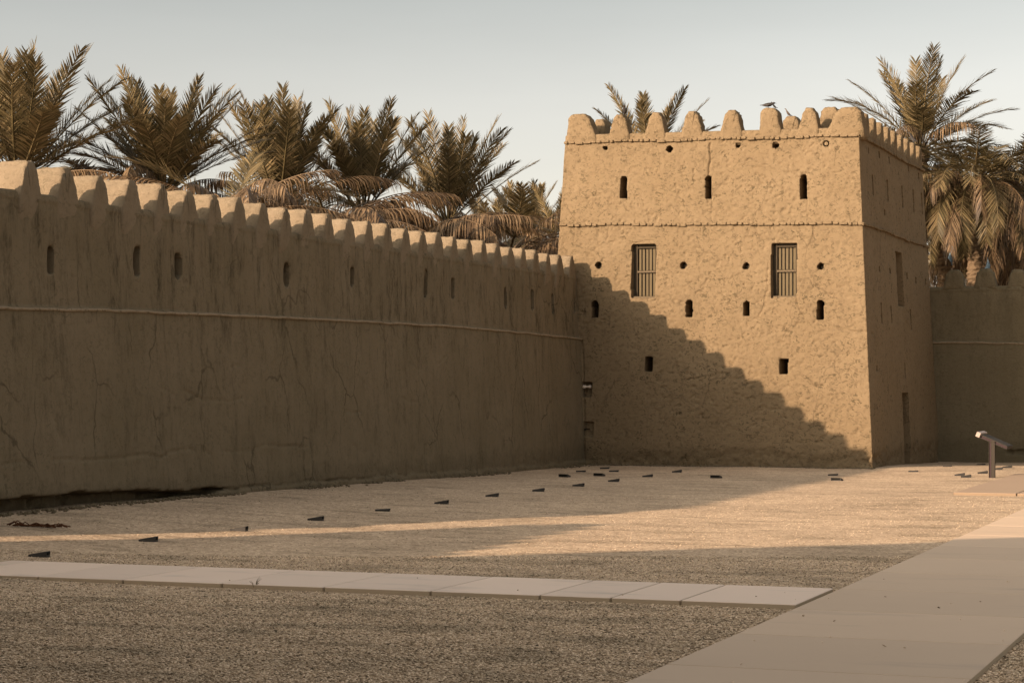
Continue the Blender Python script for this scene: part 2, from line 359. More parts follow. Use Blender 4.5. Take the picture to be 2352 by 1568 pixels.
# gravel stones scattered over the foreground
rng = np.random.default_rng(3)
def scatter(n, d0, d1, smin, smax):
    d = np.sqrt(rng.uniform(d0 ** 2, d1 ** 2, n)); r = rng.uniform(-0.29, 0.29, n)
    X = (CY * r - SY) * d; Y = (SY * r + CY) * d
    ok = np.ones(n, bool)
    for (x0, y0, x1, y1) in ((-20, ay0 - .01, BX0, ay1 + .01), (BX0 + .0, -5, BX1 + 0.0, 41), (-6.36, 41, 5, 50.5), (BX1, 12.99, 4, 14.76)):
        ok &= ~((X > x0) & (X < x1) & (Y > y0) & (Y < y1))
    ok &= (X > -17.9) & ((Y < 53.3) | ((X > -10.2) & (Y < 63.5)))
    st = (~ok) & (r > -0.6) & (rng.random(n) < 0.0005) & (Y > 10) & (X > -17.5) & (Y < 26)
    onp = st[ok | st]; ok = ok | st
    X, Y = X[ok], Y[ok]; n = len(X)
    s = rng.uniform(smin, smax, n)
    Z = np.where(onp, SLABZ + s * 0.3, gz(X, Y) + s * rng.uniform(0.0, 0.35, n))
    base = np.array([[1, 0, 0], [0, 1, 0], [-1, 0, 0], [0, -1, 0], [0, 0, 1], [0, 0, -1]], float)
    V = base[None] + rng.uniform(-0.35, 0.35, (n, 6, 3)); V *= np.stack([np.ones(n), rng.uniform(0.55, 1, n), rng.uniform(0.25, 0.45, n)], -1)[:, None]
    a = rng.uniform(0, 6.283, n); t = rng.uniform(-0.4, 0.4, n)
    x, y, z = V[..., 0].copy(), V[..., 1].copy(), V[..., 2].copy()
    z2 = z + x * t[:, None]
    V = np.stack([x * np.cos(a)[:, None] - y * np.sin(a)[:, None], x * np.sin(a)[:, None] + y * np.cos(a)[:, None], z2], -1)
    V = V * s[:, None, None] * 0.5 * 1.3 + np.stack([X, Y, Z], -1)[:, None]
    fc = np.array([[0, 1, 4], [1, 2, 4], [2, 3, 4], [3, 0, 4], [1, 0, 5], [2, 1, 5], [3, 2, 5], [0, 3, 5]])
    Fc = (fc[None] + (np.arange(n) * 6)[:, None, None]).reshape(-1, 3)
    return V.reshape(-1, 3), Fc
V1, F1 = scatter(150000, 13.5, 21, 0.012, 0.027)
V2, F2 = scatter(50000, 20, 26, 0.012, 0.024)
V3, F3 = scatter(9000, 25, 40, 0.012, 0.022)
o = mesh_obj('gravel', np.concatenate([V1, V2, V3]), np.concatenate([F1, F2 + len(V1), F3 + len(V1) + len(V2)]), M['stone'])
tag(o, 'loose pale and grey gravel chips covering the courtyard', 'gravel', kind='stuff')

def crumbs(n):
    a = rng.random(n) < 0.72
    X = np.where(a, -17.95 + np.abs(rng.normal(0, .16, n)), rng.uniform(-17.8, -10.2, n)); Y = np.where(a, rng.uniform(22, 53, n), 53.35 - np.abs(rng.normal(0, .14, n)))
    dens = fbm(X * .7 + 4, Y * .7, 2, 91) > -0.05; X, Y = X[dens], Y[dens]; n = len(X); s_ = rng.uniform(.02, .08, n) ** 1.0
    base = np.array([[1, 0, 0], [0, 1, 0], [-1, 0, 0], [0, -1, 0], [0, 0, 1], [0, 0, -1]], float)
    V = (base[None] + rng.uniform(-.35, .35, (n, 6, 3))) * s_[:, None, None] * .6 * np.array([1, 1, .7]) + np.stack([X, Y, gz(X, Y) + s_ * .15], -1)[:, None]
    fc = np.array([[0, 1, 4], [1, 2, 4], [2, 3, 4], [3, 0, 4], [1, 0, 5], [2, 1, 5], [3, 2, 5], [0, 3, 5]])
    return V.reshape(-1, 3), (fc[None] + (np.arange(n) * 6)[:, None, None]).reshape(-1, 3)
cv, cf = crumbs(2600)
tag(mesh_obj('mud_crumbs', cv, cf, M['wall']), 'crumbled mud plaster fallen along the foot of long wall and tower', 'rubble', kind='stuff')

# ------------------------------------------------------------------ heightfield masks
def seg_dist(U, Z, pts):
    D = np.full(U.shape, 9.0)
    for (a, b), (c, d) in zip(pts[:-1], pts[1:]):
        vx, vz = c - a, d - b; L = vx * vx + vz * vz + 1e-9
        t = np.clip(((U - a) * vx + (Z - b) * vz) / L, 0, 1)
        D = np.minimum(D, np.hypot(U - a - t * vx, Z - b - t * vz))
    return D
def wiggle(p, q, n, amp, seed):
    r = np.random.default_rng(seed); out = []
    for i in range(n + 1):
        t = i / n; j = amp * (0 if i in (0, n) else 1)
        out.append((p[0] + (q[0] - p[0]) * t + r.uniform(-j, j), p[1] + (q[1] - p[1]) * t + r.uniform(-j, j) * .6))
    return out

# ------------------------------------------------------------------ the tower
tower = empty('corner_tower', (TC[0], TC[1], 0))
tag(tower, 'square battered mud-brick tower with two shuttered windows and crenellated top', 'tower')
TW = Vector((TC[0], TC[1], 0))
def lift(X): return 0.13 * np.clip((XR - X) / (XR - XL), -0.1, 1.1)     # the courses rise a little to the left
ZTOP = 8.70
fx = np.concatenate([np.arange(XL, XR, 0.026), [XR]])
ry = np.concatenate([np.arange(YF, YB, 0.040), [YB]])[1:]
cols = [(x, YF) for x in fx] + [(XR, y) for y in ry] + [(x, YB) for x in np.arange(XR - .3, XL, -0.3)] + [(XL, y) for y in np.arange(YB, YF + .05, -0.1)]
cols = np.array(cols)
Nn = np.zeros_like(cols)
Nn[:, 1] = np.where(cols[:, 1] < YF + 1e-6, -1, 0) + np.where(cols[:, 1] > YB - 1e-6, 1, 0)
Nn[:, 0] = np.where(cols[:, 0] > XR - 1e-6, 1, 0) + np.where(cols[:, 0] < XL + 1e-6, -1, 0)
rows = np.arange(0, 1.0001, 1 / 335.0)
base = cols[None, :, :]; zr = rows[:, None]
topz = ZTOP + lift(cols[:, 0])[None]
Z = -0.3 + (topz + 0.3) * zr
X = TC[0] + (base[..., 0] - TC[0]) * (1 - TB * Z / HW); Y = TC[1] + (base[..., 1] - TC[1]) * (1 - TB * Z / HY2)
nx = np.broadcast_to(Nn[None, :, 0], X.shape); ny = np.broadcast_to(Nn[None, :, 1], X.shape)
front = (ny < 0) & (nx == 0) ; right = (nx > 0) & (ny == 0)
U = np.where(np.abs(ny) > 0.5, X, Y + 31.7)
disp = 0.012 * fbm(U * 2.2, Z * 2.2, 3, 11) + 0.009 * fbm(U * 8.5, Z * 10.5, 2, 23)
pit = fbm(U * 10, Z * 14, 2, 41); mask = smooth01(fbm(U * 1.3, Z * 1.3, 3, 57) * 1.5 + 0.75)
disp = disp - 0.020 * smooth01((pit - 0.26) / 0.3) * (0.35 + mask)
bld = (fbm(U * 1.7, Z * 1.1, 2, 77))
disp = disp + 0.018 * bld
disp = np.where(right, disp * 0.45 + 0.012 * fbm(Y * 2.4, Z * 0.25, 3, 91), disp)
# smooth plaster low on the front near the long wall
disp = np.where(front, disp * (1 - 0.75 * smooth01((X * -1 - 15.6) / 2.0) * smooth01((3.6 - Z) / 1.5)), disp)
open_front = []      # (kind, x0, z0, x1, z1, depth)
def fr(x0, y0, x1, y1, kind, depth):
    a = hit_y(x0, y1, YF, TB); b = hit_y(x1, y0, YF, TB)
    open_front.append((kind, a[0], a[2], b[0], b[2], depth)); return a[0], a[2], b[0], b[2]
win_boxes = [fr(1450, 561, 1506.5, 683, 'rect', 0.32), fr(1771, 558, 1830, 682, 'rect', 0.32)]
for q in ((1425, 404, 1440, 455), (1620, 404, 1634, 455), (1838, 401, 1853, 455)): fr(*q, 'slit', 1.3)
for q in ((1359, 690, 1374, 729), (1576, 688, 1591, 727), (1708, 691, 1721, 723), (1877, 689, 1892.5, 733)): fr(*q, 'arch', 1.3)
for x, y, r in ((1390.4, 340, 4.8), (1538, 342, 7), (1695.4, 333, 5.5), (1781.5, 333, 7)): fr(x - r, y - r, x + r, y + r, 'circ', 1.1)
beams = []
for x, y, r in ((1375, 609, 7), (1569.5, 609.5, 7.3), (1713.8, 611, 7.3), (1885, 611, 7)):
    beams.append(fr(x - r, y - r, x + r, y + r, 'circ', 0.5))
ringb = fr(1891, 323, 1904.2, 336, 'circ', 0.3)
fr(1481.7, 819.4, 1499.4, 853, 'rect', 1.2); fr(1790.8, 824.7, 1809.5, 858, 'rect', 1.2)
niche1 = fr(1336, 878, 1358.5, 909.5, 'rect', 0.22); niche2 = fr(1337, 969, 1362.4, 1000.6, 'rect', 0.10)
for i, (kd, x0, z0, x1, z1, dp) in enumerate(open_front):
    jx = 0.006 * fbm(X * 9, Z * 9, 2, i + 3); cx, cz = (x0 + x1) / 2, (z0 + z1) / 2; hx, hz = (x1 - x0) / 2, (z1 - z0) / 2
    uu, zz = X - cx + jx, Z - cz + jx
    if kd == 'circ': m = (uu / hx) ** 2 + (zz / hz) ** 2 < 1
    elif kd == 'rect': m = (np.abs(uu) < hx) & (np.abs(zz) < hz)
    else:
        m = (np.abs(uu) < hx) & (zz > -hz) & (zz < hz - hx * 0.9)
        m |= (uu / hx) ** 2 + ((zz - hz + hx) / hx) ** 2 < 1
    disp = np.where(front & m, -dp, disp)
def cr(pts, w, dep, seed, plane='f', amp=0.03):
    global disp
    P = [(hit_y(a, b, YF, TB)[[0, 2]] if plane == 'f' else hit_x(a, b, XR, TB)[[1, 2]]) for a, b in pts]
    path = []
    for p, q in zip(P[:-1], P[1:]): path += wiggle(p, q, max(2, int(np.hypot(*(q - p)) / 0.12)), amp, seed)
    if plane == 'f':
        D = seg_dist(X, Z, path); sel = front
    else: D = seg_dist(Y, Z, path); sel = right
    disp = np.where(sel & (disp > -0.09), disp - dep * np.clip(1 - D / w, 0, 1), disp)
cr([(1631, 330), (1633, 365), (1627, 404)], 0.035, 0.07, 1)
cr([(1634, 455), (1636, 510)], 0.022, 0.02, 2)
cr([(1853, 455), (1857, 505)], 0.022, 0.03, 3)
cr([(1868, 520), (1866, 545), (1850, 570)], 0.03, 0.03, 4)
cr([(1765, 600), (1764, 655), (1755, 705), (1742, 725)], 0.026, 0.04, 5)
cr([(1830, 680), (1832, 700), (1845, 722)], 0.028, 0.04, 6)
cr([(1925, 752), (1960, 760), (2000, 763)], 0.026, 0.05, 7)
cr([(1400, 520), (1392, 552)], 0.026, 0.03, 8)
cr([(1745, 556), (1752, 551), (1840, 552), (1875, 540)], 0.022, 0.03, 9)
cr([(1432, 545), (1450, 557), (1505, 553)], 0.022, 0.03, 10)
cr([(1343, 1055), (1341, 1001)], 0.03, 0.05, 12, amp=0.01); cr([(1342, 968), (1341, 912)], 0.03, 0.05, 13, amp=0.01)
cr([(1340, 876), (1339, 820), (1335, 780)], 0.03, 0.06, 14, amp=0.01)
# openings of the right side
def sr(x0, y0, x1, y1, dp):
    a = hit_x(x0, (y0 + y1) / 2, XR, TB); b = hit_x(x1, (y0 + y1) / 2, XR, TB)
    zt = hit_x((x0 + x1) / 2, y0, XR, TB)[2]; zb = hit_x((x0 + x1) / 2, y1, XR, TB)[2]
    global disp
    m = right & (Y > a[1]) & (Y < b[1]) & (Z > zb) & (Z < zt)
    disp = np.where(m, -dp, disp); return a[1], zb, b[1], zt
for q in ((2004.3, 401, 2006.7, 448), (2037.8, 415, 2040.2, 461), (2071.2, 428, 2073.6, 476), (2097.4, 438, 2099.8, 486), (2116.8, 444, 2119, 492),
          (2023.2, 696, 2025.8, 742), (2046.8, 702, 2049.2, 741), (2091.6, 711, 2094, 757), (2077.8, 833, 2080.2, 867)): sr(*q, 0.6)
for x, y in ((1995.5, 346), (2019.8, 355), (2042.3, 368), (2086, 387), (2110, 404), (2032.7, 487), (2020.8, 617), (2044.3, 622), (2083, 633), (2104, 644), (2126, 647), (2015, 845)):
    sr(x - 1.3, y - 6, x + 1.3, y + 6, 0.4)
sidewin = sr(2060, 581.5, 2073.5, 702, 0.7)
door = sr(2076, 902, 2090.5, 1075, 0.9)
cr([(2080, 738), (2087, 745), (2091, 757)], 0.03, 0.03, 21, 'r')
cr([(2000, 763), (2006, 766)], 0.03, 0.03, 22, 'r')
# worn foot at the right corner and along the base
foot = smooth01((0.45 + 0.2 * fbm(U * 1.5, Z * 0 + 2, 3, 5) - Z) / 0.25)
disp = disp - foot * 0.05 * (0.5 + fbm(U * 4, Z * 4, 3, 66))
worn = np.exp(-((X - XR) / 0.35) ** 2 - ((Z - 0.18) / 0.1) ** 2) * (Y < YF + 0.8)
disp = np.where(disp > -0.2, disp - 0.09 * worn, disp)
nl = np.sqrt(nx ** 2 + ny ** 2)
corner = (np.abs(nx) + np.abs(ny)) > 1.5
disp = np.where(corner, -0.035 + 0.02 * fbm(Z * 3, Z * 0, 3, 8), disp)
PX = X + nx / nl * disp; PY = Y + ny / nl * disp
body = np.stack([PX, PY, Z], -1)
nr, nc = Z.shape
# parapet top, inner face and roof deck
th = 0.42
top = body[-1].copy()
inn = top.copy()
inn[:, 0] = TC[0] + (cols[:, 0] - TC[0]) * (HW - TB * ZTOP - th) / HW; inn[:, 1] = TC[1] + (cols[:, 1] - TC[1]) * (HY2 - TB * ZTOP - th) / HY2
mid1 = top * 0.88 + inn * 0.12; mid1[:, 2] += 0.035
mid2 = top * 0.12 + inn * 0.88; mid2[:, 2] += 0.035
deck = inn.copy(); deck[:, 2] = 8.0
V = np.concatenate([body.reshape(-1, 3), mid1, mid2, inn, deck, [[TC[0], TC[1], 8.0]]])
V = V - np.array(TW)
R = nr + 4; i = (np.arange(R - 1)[:, None] * nc + np.arange(nc)[None]); j = (np.arange(R - 1)[:, None] * nc + (np.arange(nc)[None] + 1) % nc)
Fq = np.stack([i.ravel(), j.ravel(), (j + nc).ravel(), (i + nc).ravel()], 1)
cidx = R * nc; dr = (R - 1) * nc
Ft = np.stack([dr + np.arange(nc), dr + (np.arange(nc) + 1) % nc, np.full(nc, cidx), np.full(nc, cidx)], 1)
me_faces = [tuple(f) for f in Ft[:, :3]]
tb = mesh_obj('wall', V, Fq, M['tower'], tower, smooth=True)
dflat = np.concatenate([disp.ravel(), np.zeros(4 * nc)])
rg = dflat[Fq].max(1) - dflat[Fq].min(1); sm = np.ones(len(tb.data.polygons), bool); sm[:len(Fq)] = rg < 0.09
tb.data.polygons.foreach_set('use_smooth', sm)
mesh_obj('roof', V[[*range(dr, dr + nc), cidx]], np.stack([np.arange(nc), (np.arange(nc) + 1) % nc, np.full(nc, nc)], 1), M['tower'], tower)

# string courses: rows of flat mud-covered stones
def tower_course(zf, zs, sd):
    m = MB(); r = random.Random(sd)
    def run(x0, y0, x1, y1, face):
        L = math.hypot(x1 - x0, y1 - y0); t = 0
        while t < L:
            l = r.uniform(0.10, 0.26); l = min(l, L - t + 0.02)
            q = (t + l / 2) / L; cx, cy = x0 + (x1 - x0) * q, y0 + (y1 - y0) * q
            z = zs(cx, cy) + r.uniform(-0.012, 0.012) + 0.015 * math.sin(cx * 2.3 + cy)
            h = r.uniform(0.045, 0.08); pr = r.uniform(0.05, 0.085)
            ins = TB * z
            if face == 0: m.box((cx, YF + ins - pr / 2 + 0.03, z), (l - r.uniform(.01, .035), pr + 0.06, h), r.uniform(-.08, .08), 0.012)
            else: m.box((XR - ins + pr / 2 - 0.03, cy, z), (pr + 0.06, l - 0.002, h), r.uniform(-.03, .03), 0.012)
            t += l
    ins = TB * zf
    run(XL + ins, YF, XR - ins, YF, 0); run(XR, YF + ins, XR, YB - ins, 1)
    m.V = [(a - TC[0], b - TC[1], c) for a, b, c in m.V]
    m.build('string_course', M['tower'], tower)
tower_course(8.5, lambda x, y: 8.50 + float(lift(np.float64(x))) * 1.2, 1)
tower_course(6.3, lambda x, y: 6.24 + float(lift(np.float64(x))) * 1.5, 2)

# ------------------------------------------------------------------ merlons
def merlon_mesh(wb, wt, h, d, down, seed, skew=0.0, rnd=0.10):
    """rounded trapezoid merlon; local x along the wall, y = into the wall, z = 0 at the crenel"""
    r = np.random.default_rng(seed); P = []
    hb, ht = wb / 2, wt / 2
    P += [(-hb * 1.06, -down), (-hb * 1.05, -down * .5), (-hb * 1.03, -0.02)]
    for t in np.linspace(0.12, 0.8, 7): P.append((-(hb + (ht + .02 - hb) * t ** 0.95) + skew * t, h * t))
    for a in np.linspace(0.15, 0.9, 4): P.append((-ht * (1 - 0.45 * math.sin(a * 1.57) * a) + skew, h * (0.84 + 0.16 * math.sin(a * 1.57))))
    P.append((skew * 1.0 - ht * 0.3, h)); 
    mir = [(-x + 2 * skew * max(0, min(1, z / h)), z) for x, z in reversed(P)]
    P = P + mir
    P = np.array(P); n = len(P)
    c = np.array([0.0, (h - down) / 2 * 0.6])
    rings = []
    ds = [0.0, 0.018, 0.05] + list(np.linspace(0.05, d - 0.05, 6)[1:-1]) + [d - 0.05, d - 0.018, d]
    for q, y in enumerate(ds):
        e = min(y, d - y); ins = 0.022 * (1 - min(1, e / 0.05)) ** 1.6
        Q = P.copy(); Q[:, 0] = np.sign(Q[:, 0] - skew * .5) * np.maximum(np.abs(Q[:, 0] - skew * .5) - ins, 0.005) + skew * .5; Q[:, 1] = np.where(Q[:, 1] > 0, Q[:, 1] - ins * (Q[:, 1] / h) ** 3, Q[:, 1])
        nz = 0.008 * r.standard_normal((n, 2)); nz[P[:, 1] < -0.01] *= 0.3
        Q = Q + nz
        rings.append(np.column_stack([Q[:, 0], np.full(n, y), Q[:, 1]]))
    # inner rings for the two caps so that the faces undulate
    def cap(ring, y, s):
        out = []
        for f in (0.72, 0.42):
            q = ring.copy(); q[:, 0] = (q[:, 0] - skew * .4) * f + skew * .4; q[:, 2] = c[1] + (q[:, 2] - c[1]) * f
            q[:, 1] = y + r.uniform(-0.006, 0.006, n); out.append(q)
        return out
    a = cap(rings[0], 0, 1)[::-1]; b = cap(rings[-1], d, 1)
    allr = a + rings + b; R = len(allr)
    V = np.concatenate(allr + [np.array([[0, 0, c[1]], [0, d, c[1]]])])
    V[:, 1] += 0.07 * np.clip(-V[:, 2] / down, 0, 1) ** 3
    i = (np.arange(R - 1)[:, None] * n + np.arange(n)[None]).ravel(); j = (np.arange(R - 1)[:, None] * n + (np.arange(n)[None] + 1) % n).ravel()
    Fc = [tuple(x) for x in np.stack([i, i + n, j + n, j], 1)]
    Fc += [(R * n, kk, (kk + 1) % n) for kk in range(n)]
    Fc += [(R * n + 1, (R - 1) * n + (kk + 1) % n, (R - 1) * n + kk) for kk in range(n)]
    return V, Fc
def merlon(parent, poff, x, y, z, rz, mesh, mat, sc=(1, 1, 1), name='merlon'):
    o = bpy.data.objects.new(name, mesh); COL.objects.link(o); o.parent = parent
    o.location = (x - poff[0], y - poff[1], z - poff[2]); o.rotation_euler = (0, 0, rz); o.scale = sc
    return o
def mk(name, mat, *a, **kw):
    V, Fc = merlon_mesh(*a, **kw); o = mesh_obj(name, V, Fc, mat, None, True); me = o.data; bpy.data.objects.remove(o); return me
tmer = [mk('tower_merlon', M['tower'], 0.56, 0.25, 0.50, 0.42, 0.30, s, skew=k_) for s, k_ in ((1, 0.0), (2, 0.02), (3, -0.01), (4, 0.015))]
twide = mk('tower_merlon_wide', M['tower'], 0.62, 0.44, 0.52, 0.42, 0.30, 6, skew=-0.05)
tcorn = mk('tower_merlon_corner', M['tower'], 0.86, 0.52, 0.54, 0.46, 0.30, 7, skew=-0.1)
tcorn2 = mk('tower_merlon_corner_right', M['tower'], 1.00, 0.60, 0.58, 0.46, 0.30, 8, skew=0.1)
def fplace(x0, x1, ytop, ybase, mesh, w0, h0, back=0.0):
    a = hit_y(x0, ybase, YF, TB); b = hit_y(x1, ybase, YF, TB); t = hit_y((x0 + x1) / 2, ytop, YF, TB)
    cx = (a[0] + b[0]) / 2; z = ZTOP + float(lift(np.float64(cx)))
    sx = (b[0] - a[0]) / w0; sz = (t[2] - z) / h0
    yy = YF + TB * z - 0.015
    merlon(tower, TW, cx, yy, z, 0, mesh, None, (sx, 1, sz))
fplace(1302, 1369, 261, 306, tcorn, 0.86, 0.54)
for q, (a, b, c) in enumerate(((1398, 1447, 262.5), (1480, 1529, 258), (1564, 1615, 255), (1653, 1705, 252.5))):
    fplace(a, b, c, 302, tmer[q], 0.58, 0.50)
fplace(1744, 1795, 248, 298, twide, 0.64, 0.52)
fplace(1832, 1882, 247.5, 295, tmer[1], 0.58, 0.50)
fplace(1899, 1985, 246, 293, tcorn2, 1.04, 0.58)
# right side, back and left rows
for q in range(9):
    y = YF + TB * 8.7 + 1.05 + 1.01 * q; z = ZTOP
    merlon(tower, TW, XR - TB * z + 0.015, y, z, math.radians(90), tmer[q % 4], None, (1.02, 1, 1.0))
for q in range(8):
    x = XL + TB * 8.7 + 0.5 + 0.98 * q; z = ZTOP + float(lift(np.float64(x)))
    merlon(tower, TW, x, YB - TB * z + 0.015, z, math.radians(180), tmer[(q + 1) % 4], None, (0.95, 1, 0.85))
    y = YF + TB * 8.7 + 1.1 + 1.1 * q
    merlon(tower, TW, XL + TB * z - 0.015, y, ZTOP + 0.13, math.radians(-90), tmer[(q + 2) % 4], None, (0.95, 1, 0.92))
# blocks seen behind the front row
def inner(x0, x1, ytop, dY, nm='parapet_block'):
    a = hit_y(x0, ytop, YF + 0.45 + dY); b = hit_y(x1, ytop, YF + 0.45 + dY)
    V, Fc = merlon_mesh((b[0] - a[0]) * 1.12, (b[0] - a[0]) * 0.72, 0.62, 0.5, a[2] - 0.62 - 8.0 + 0.02, 31 + int(x0))
    o = mesh_obj(nm, V, Fc, M['tower'], tower, True)
    o.location = ((a[0] + b[0]) / 2 - TC[0], YF + 0.45 + dY - TC[1], a[2] - 0.62)
    return a, b
inner(1361, 1392, 274, 1.0); blk = inner(1796, 1836, 267, 1.6); inner(1882, 1928, 246, 0.9)

# ------------------------------------------------------------------ windows with shutters and bars
def window(box, sd):
    x0, z0, x1, z1 = box; zc = (z0 + z1) / 2; W, H = x1 - x0, z1 - z0
    yy = YF + TB * zc + 0.20
    wn = MB(); t = 0.05
    L = x0 + 0.085
    def bx(a, b, c, d, y, dy, m=wn): m.box(((a + b) / 2 - TC[0], y - TC[1], (c + d) / 2), (b - a, dy, d - c), 0, 0.004)
    # dark strip in place of the left jamb's shadow, frame with middle rail
    bx(x0 - .01, L, z0 - .02, z1 + .02, yy + .03, 0.06)
    bx(L, L + .035, z0, z1, yy, 0.07); bx(x1 - .045, x1 + .01, z0 - .01, z1 + .01, yy, 0.07)
    bx(L + .035, x1 - .045, z1 - .09, z1 - .045, yy, 0.075); bx(L + .035, x1 - .045, z1 - .045, z1 + .02, yy + .04, 0.05)
    win = wn.build('window', M['wood'], tower)
    r_ = MB(); bx(L + .03, x1 - .04, zc - .035, zc + .015, yy - .02, 0.06, r_); r_.build('rail', M['palewood'], win)
    s_ = MB(); bx(x0 + .02, x1 + .02, z0 - .03, z0 + .035, yy - .06, 0.18, s_); s_.build('sill', M['palewood'], win)
    r = random.Random(sd)
    for (a, b) in ((z0 + .035, zc - .035), (zc + .015, z1 - .09)):
        n = 5; w_ = (x1 - .05 - L - .035) / n
        for i in range(n):
            q = MB(); xa = L + .035 + i * w_
            bx(xa + .015, xa + w_ - .012, a + .012, b - .012, yy + 0.03 + r.uniform(-.006, .006), 0.025, q)
            q.build('shutter_board', M['board'], win)
            if i:
                q = MB(); q.tube([(xa - TC[0], yy + .008 - TC[1], a - .01), (xa - TC[0], yy + .008 - TC[1], b + .01)], 0.013, 6)
                q.build('bar', M['iron'], win)
    return win
window(win_boxes[0], 1); window(win_boxes[1], 2)
def disc(cx, cz, r, y0, y1, name, mat, hole=0.0):
    m = MB(); n = 18; V = []; 
    for y in (y0, y1):
        for k_ in range(n): a = 2 * math.pi * k_ / n; V.append((cx + r * math.cos(a) - TC[0], y - TC[1], cz + r * math.sin(a)))
    Fc = [(k_, (k_ + 1) % n, n + (k_ + 1) % n, n + k_) for k_ in range(n)] + [tuple(range(n))[::-1], tuple(range(n, 2 * n))]
    m.add(V, Fc); m.build(name, mat, tower)
for x0, z0, x1, z1 in beams:
    r = (x1 - x0) / 2; cz = (z0 + z1) / 2; disc((x0 + x1) / 2 + 0.015, cz - .01, r * 0.62, YF + TB * cz + 0.17, YF + TB * cz + 0.5, 'beam_end', M['wood'])
x0, z0, x1, z1 = ringb; cz = (z0 + z1) / 2
disc((x0 + x1) / 2, cz, (x1 - x0) / 2 * 0.66, YF + TB * cz + 0.0, YF + TB * cz + 0.29, 'plug', M['tower'])
# clay pipe in the upper niche
x0, z0, x1, z1 = niche1; zc = z0 + (z1 - z0) * .7; yy = YF + TB * zc + 0.08 - TC[1]
m = MB(); xs = np.linspace(x0 + .0, x1 - .03, 9); rr = [.035, .05, .045, .03, .024, .03, .046, .052, .035]
m.tube([(x - TC[0], yy, zc) for x in xs], rr, 10); m.build('clay_pipe', M['ceramic'], tower, True)
x0, z0, x1, z1 = niche2; zc = (z0 + z1) / 2
m = MB(); m.tube([(x0 + .08 - TC[0], YF + TB * zc + .08 - TC[1], z1 - .03), (x0 + .09 - TC[0], YF + TB * zc + .05 - TC[1], zc - .02), (x0 + .0 - TC[0], YF + TB * zc + .04 - TC[1], zc - .03)], .012, 6)
m.tube([(x0 + .02 - TC[0], YF + TB * zc + .05 - TC[1], zc), (x0 + .2 - TC[0], YF + TB * zc + .05 - TC[1], zc + .01)], .012, 6); m.build('pipe', M['iron'], tower)
# side shutter and door
y0, z0, y1, z1 = sidewin; m = MB(); zc = (z0 + z1) / 2
m.box((XR - TB * zc - .6 - TC[0], (y0 + y1) / 2 - TC[1], zc), (0.05, y1 - y0 - .02, z1 - z0 - .02), 0, .005); m.build('shutter', M['wood'], tower)
y0, z0, y1, z1 = door; m = MB(); n = 6; w_ = (y1 - y0 - .04) / n
for i in range(n): m.box((XR - .8 - TC[0], y0 + .02 + w_ * (i + .5) - TC[1], max(z0, 0) / 2 + z1 / 2), (0.05, w_ - .008, z1 - max(z0, 0) - .02), 0, .004)
dd = m.build('door', M['wood'], tower)
m = MB(); m.tube([(XR - .77 - TC[0], y1 - .2 - TC[1], 0.95), (XR - .73 - TC[0], y1 - .2 - TC[1], 0.95), (XR - .73 - TC[0], y1 - .2 - TC[1], 1.08), (XR - .77 - TC[0], y1 - .2 - TC[1], 1.08)], .01, 6); m.build('handle', M['iron'], dd)

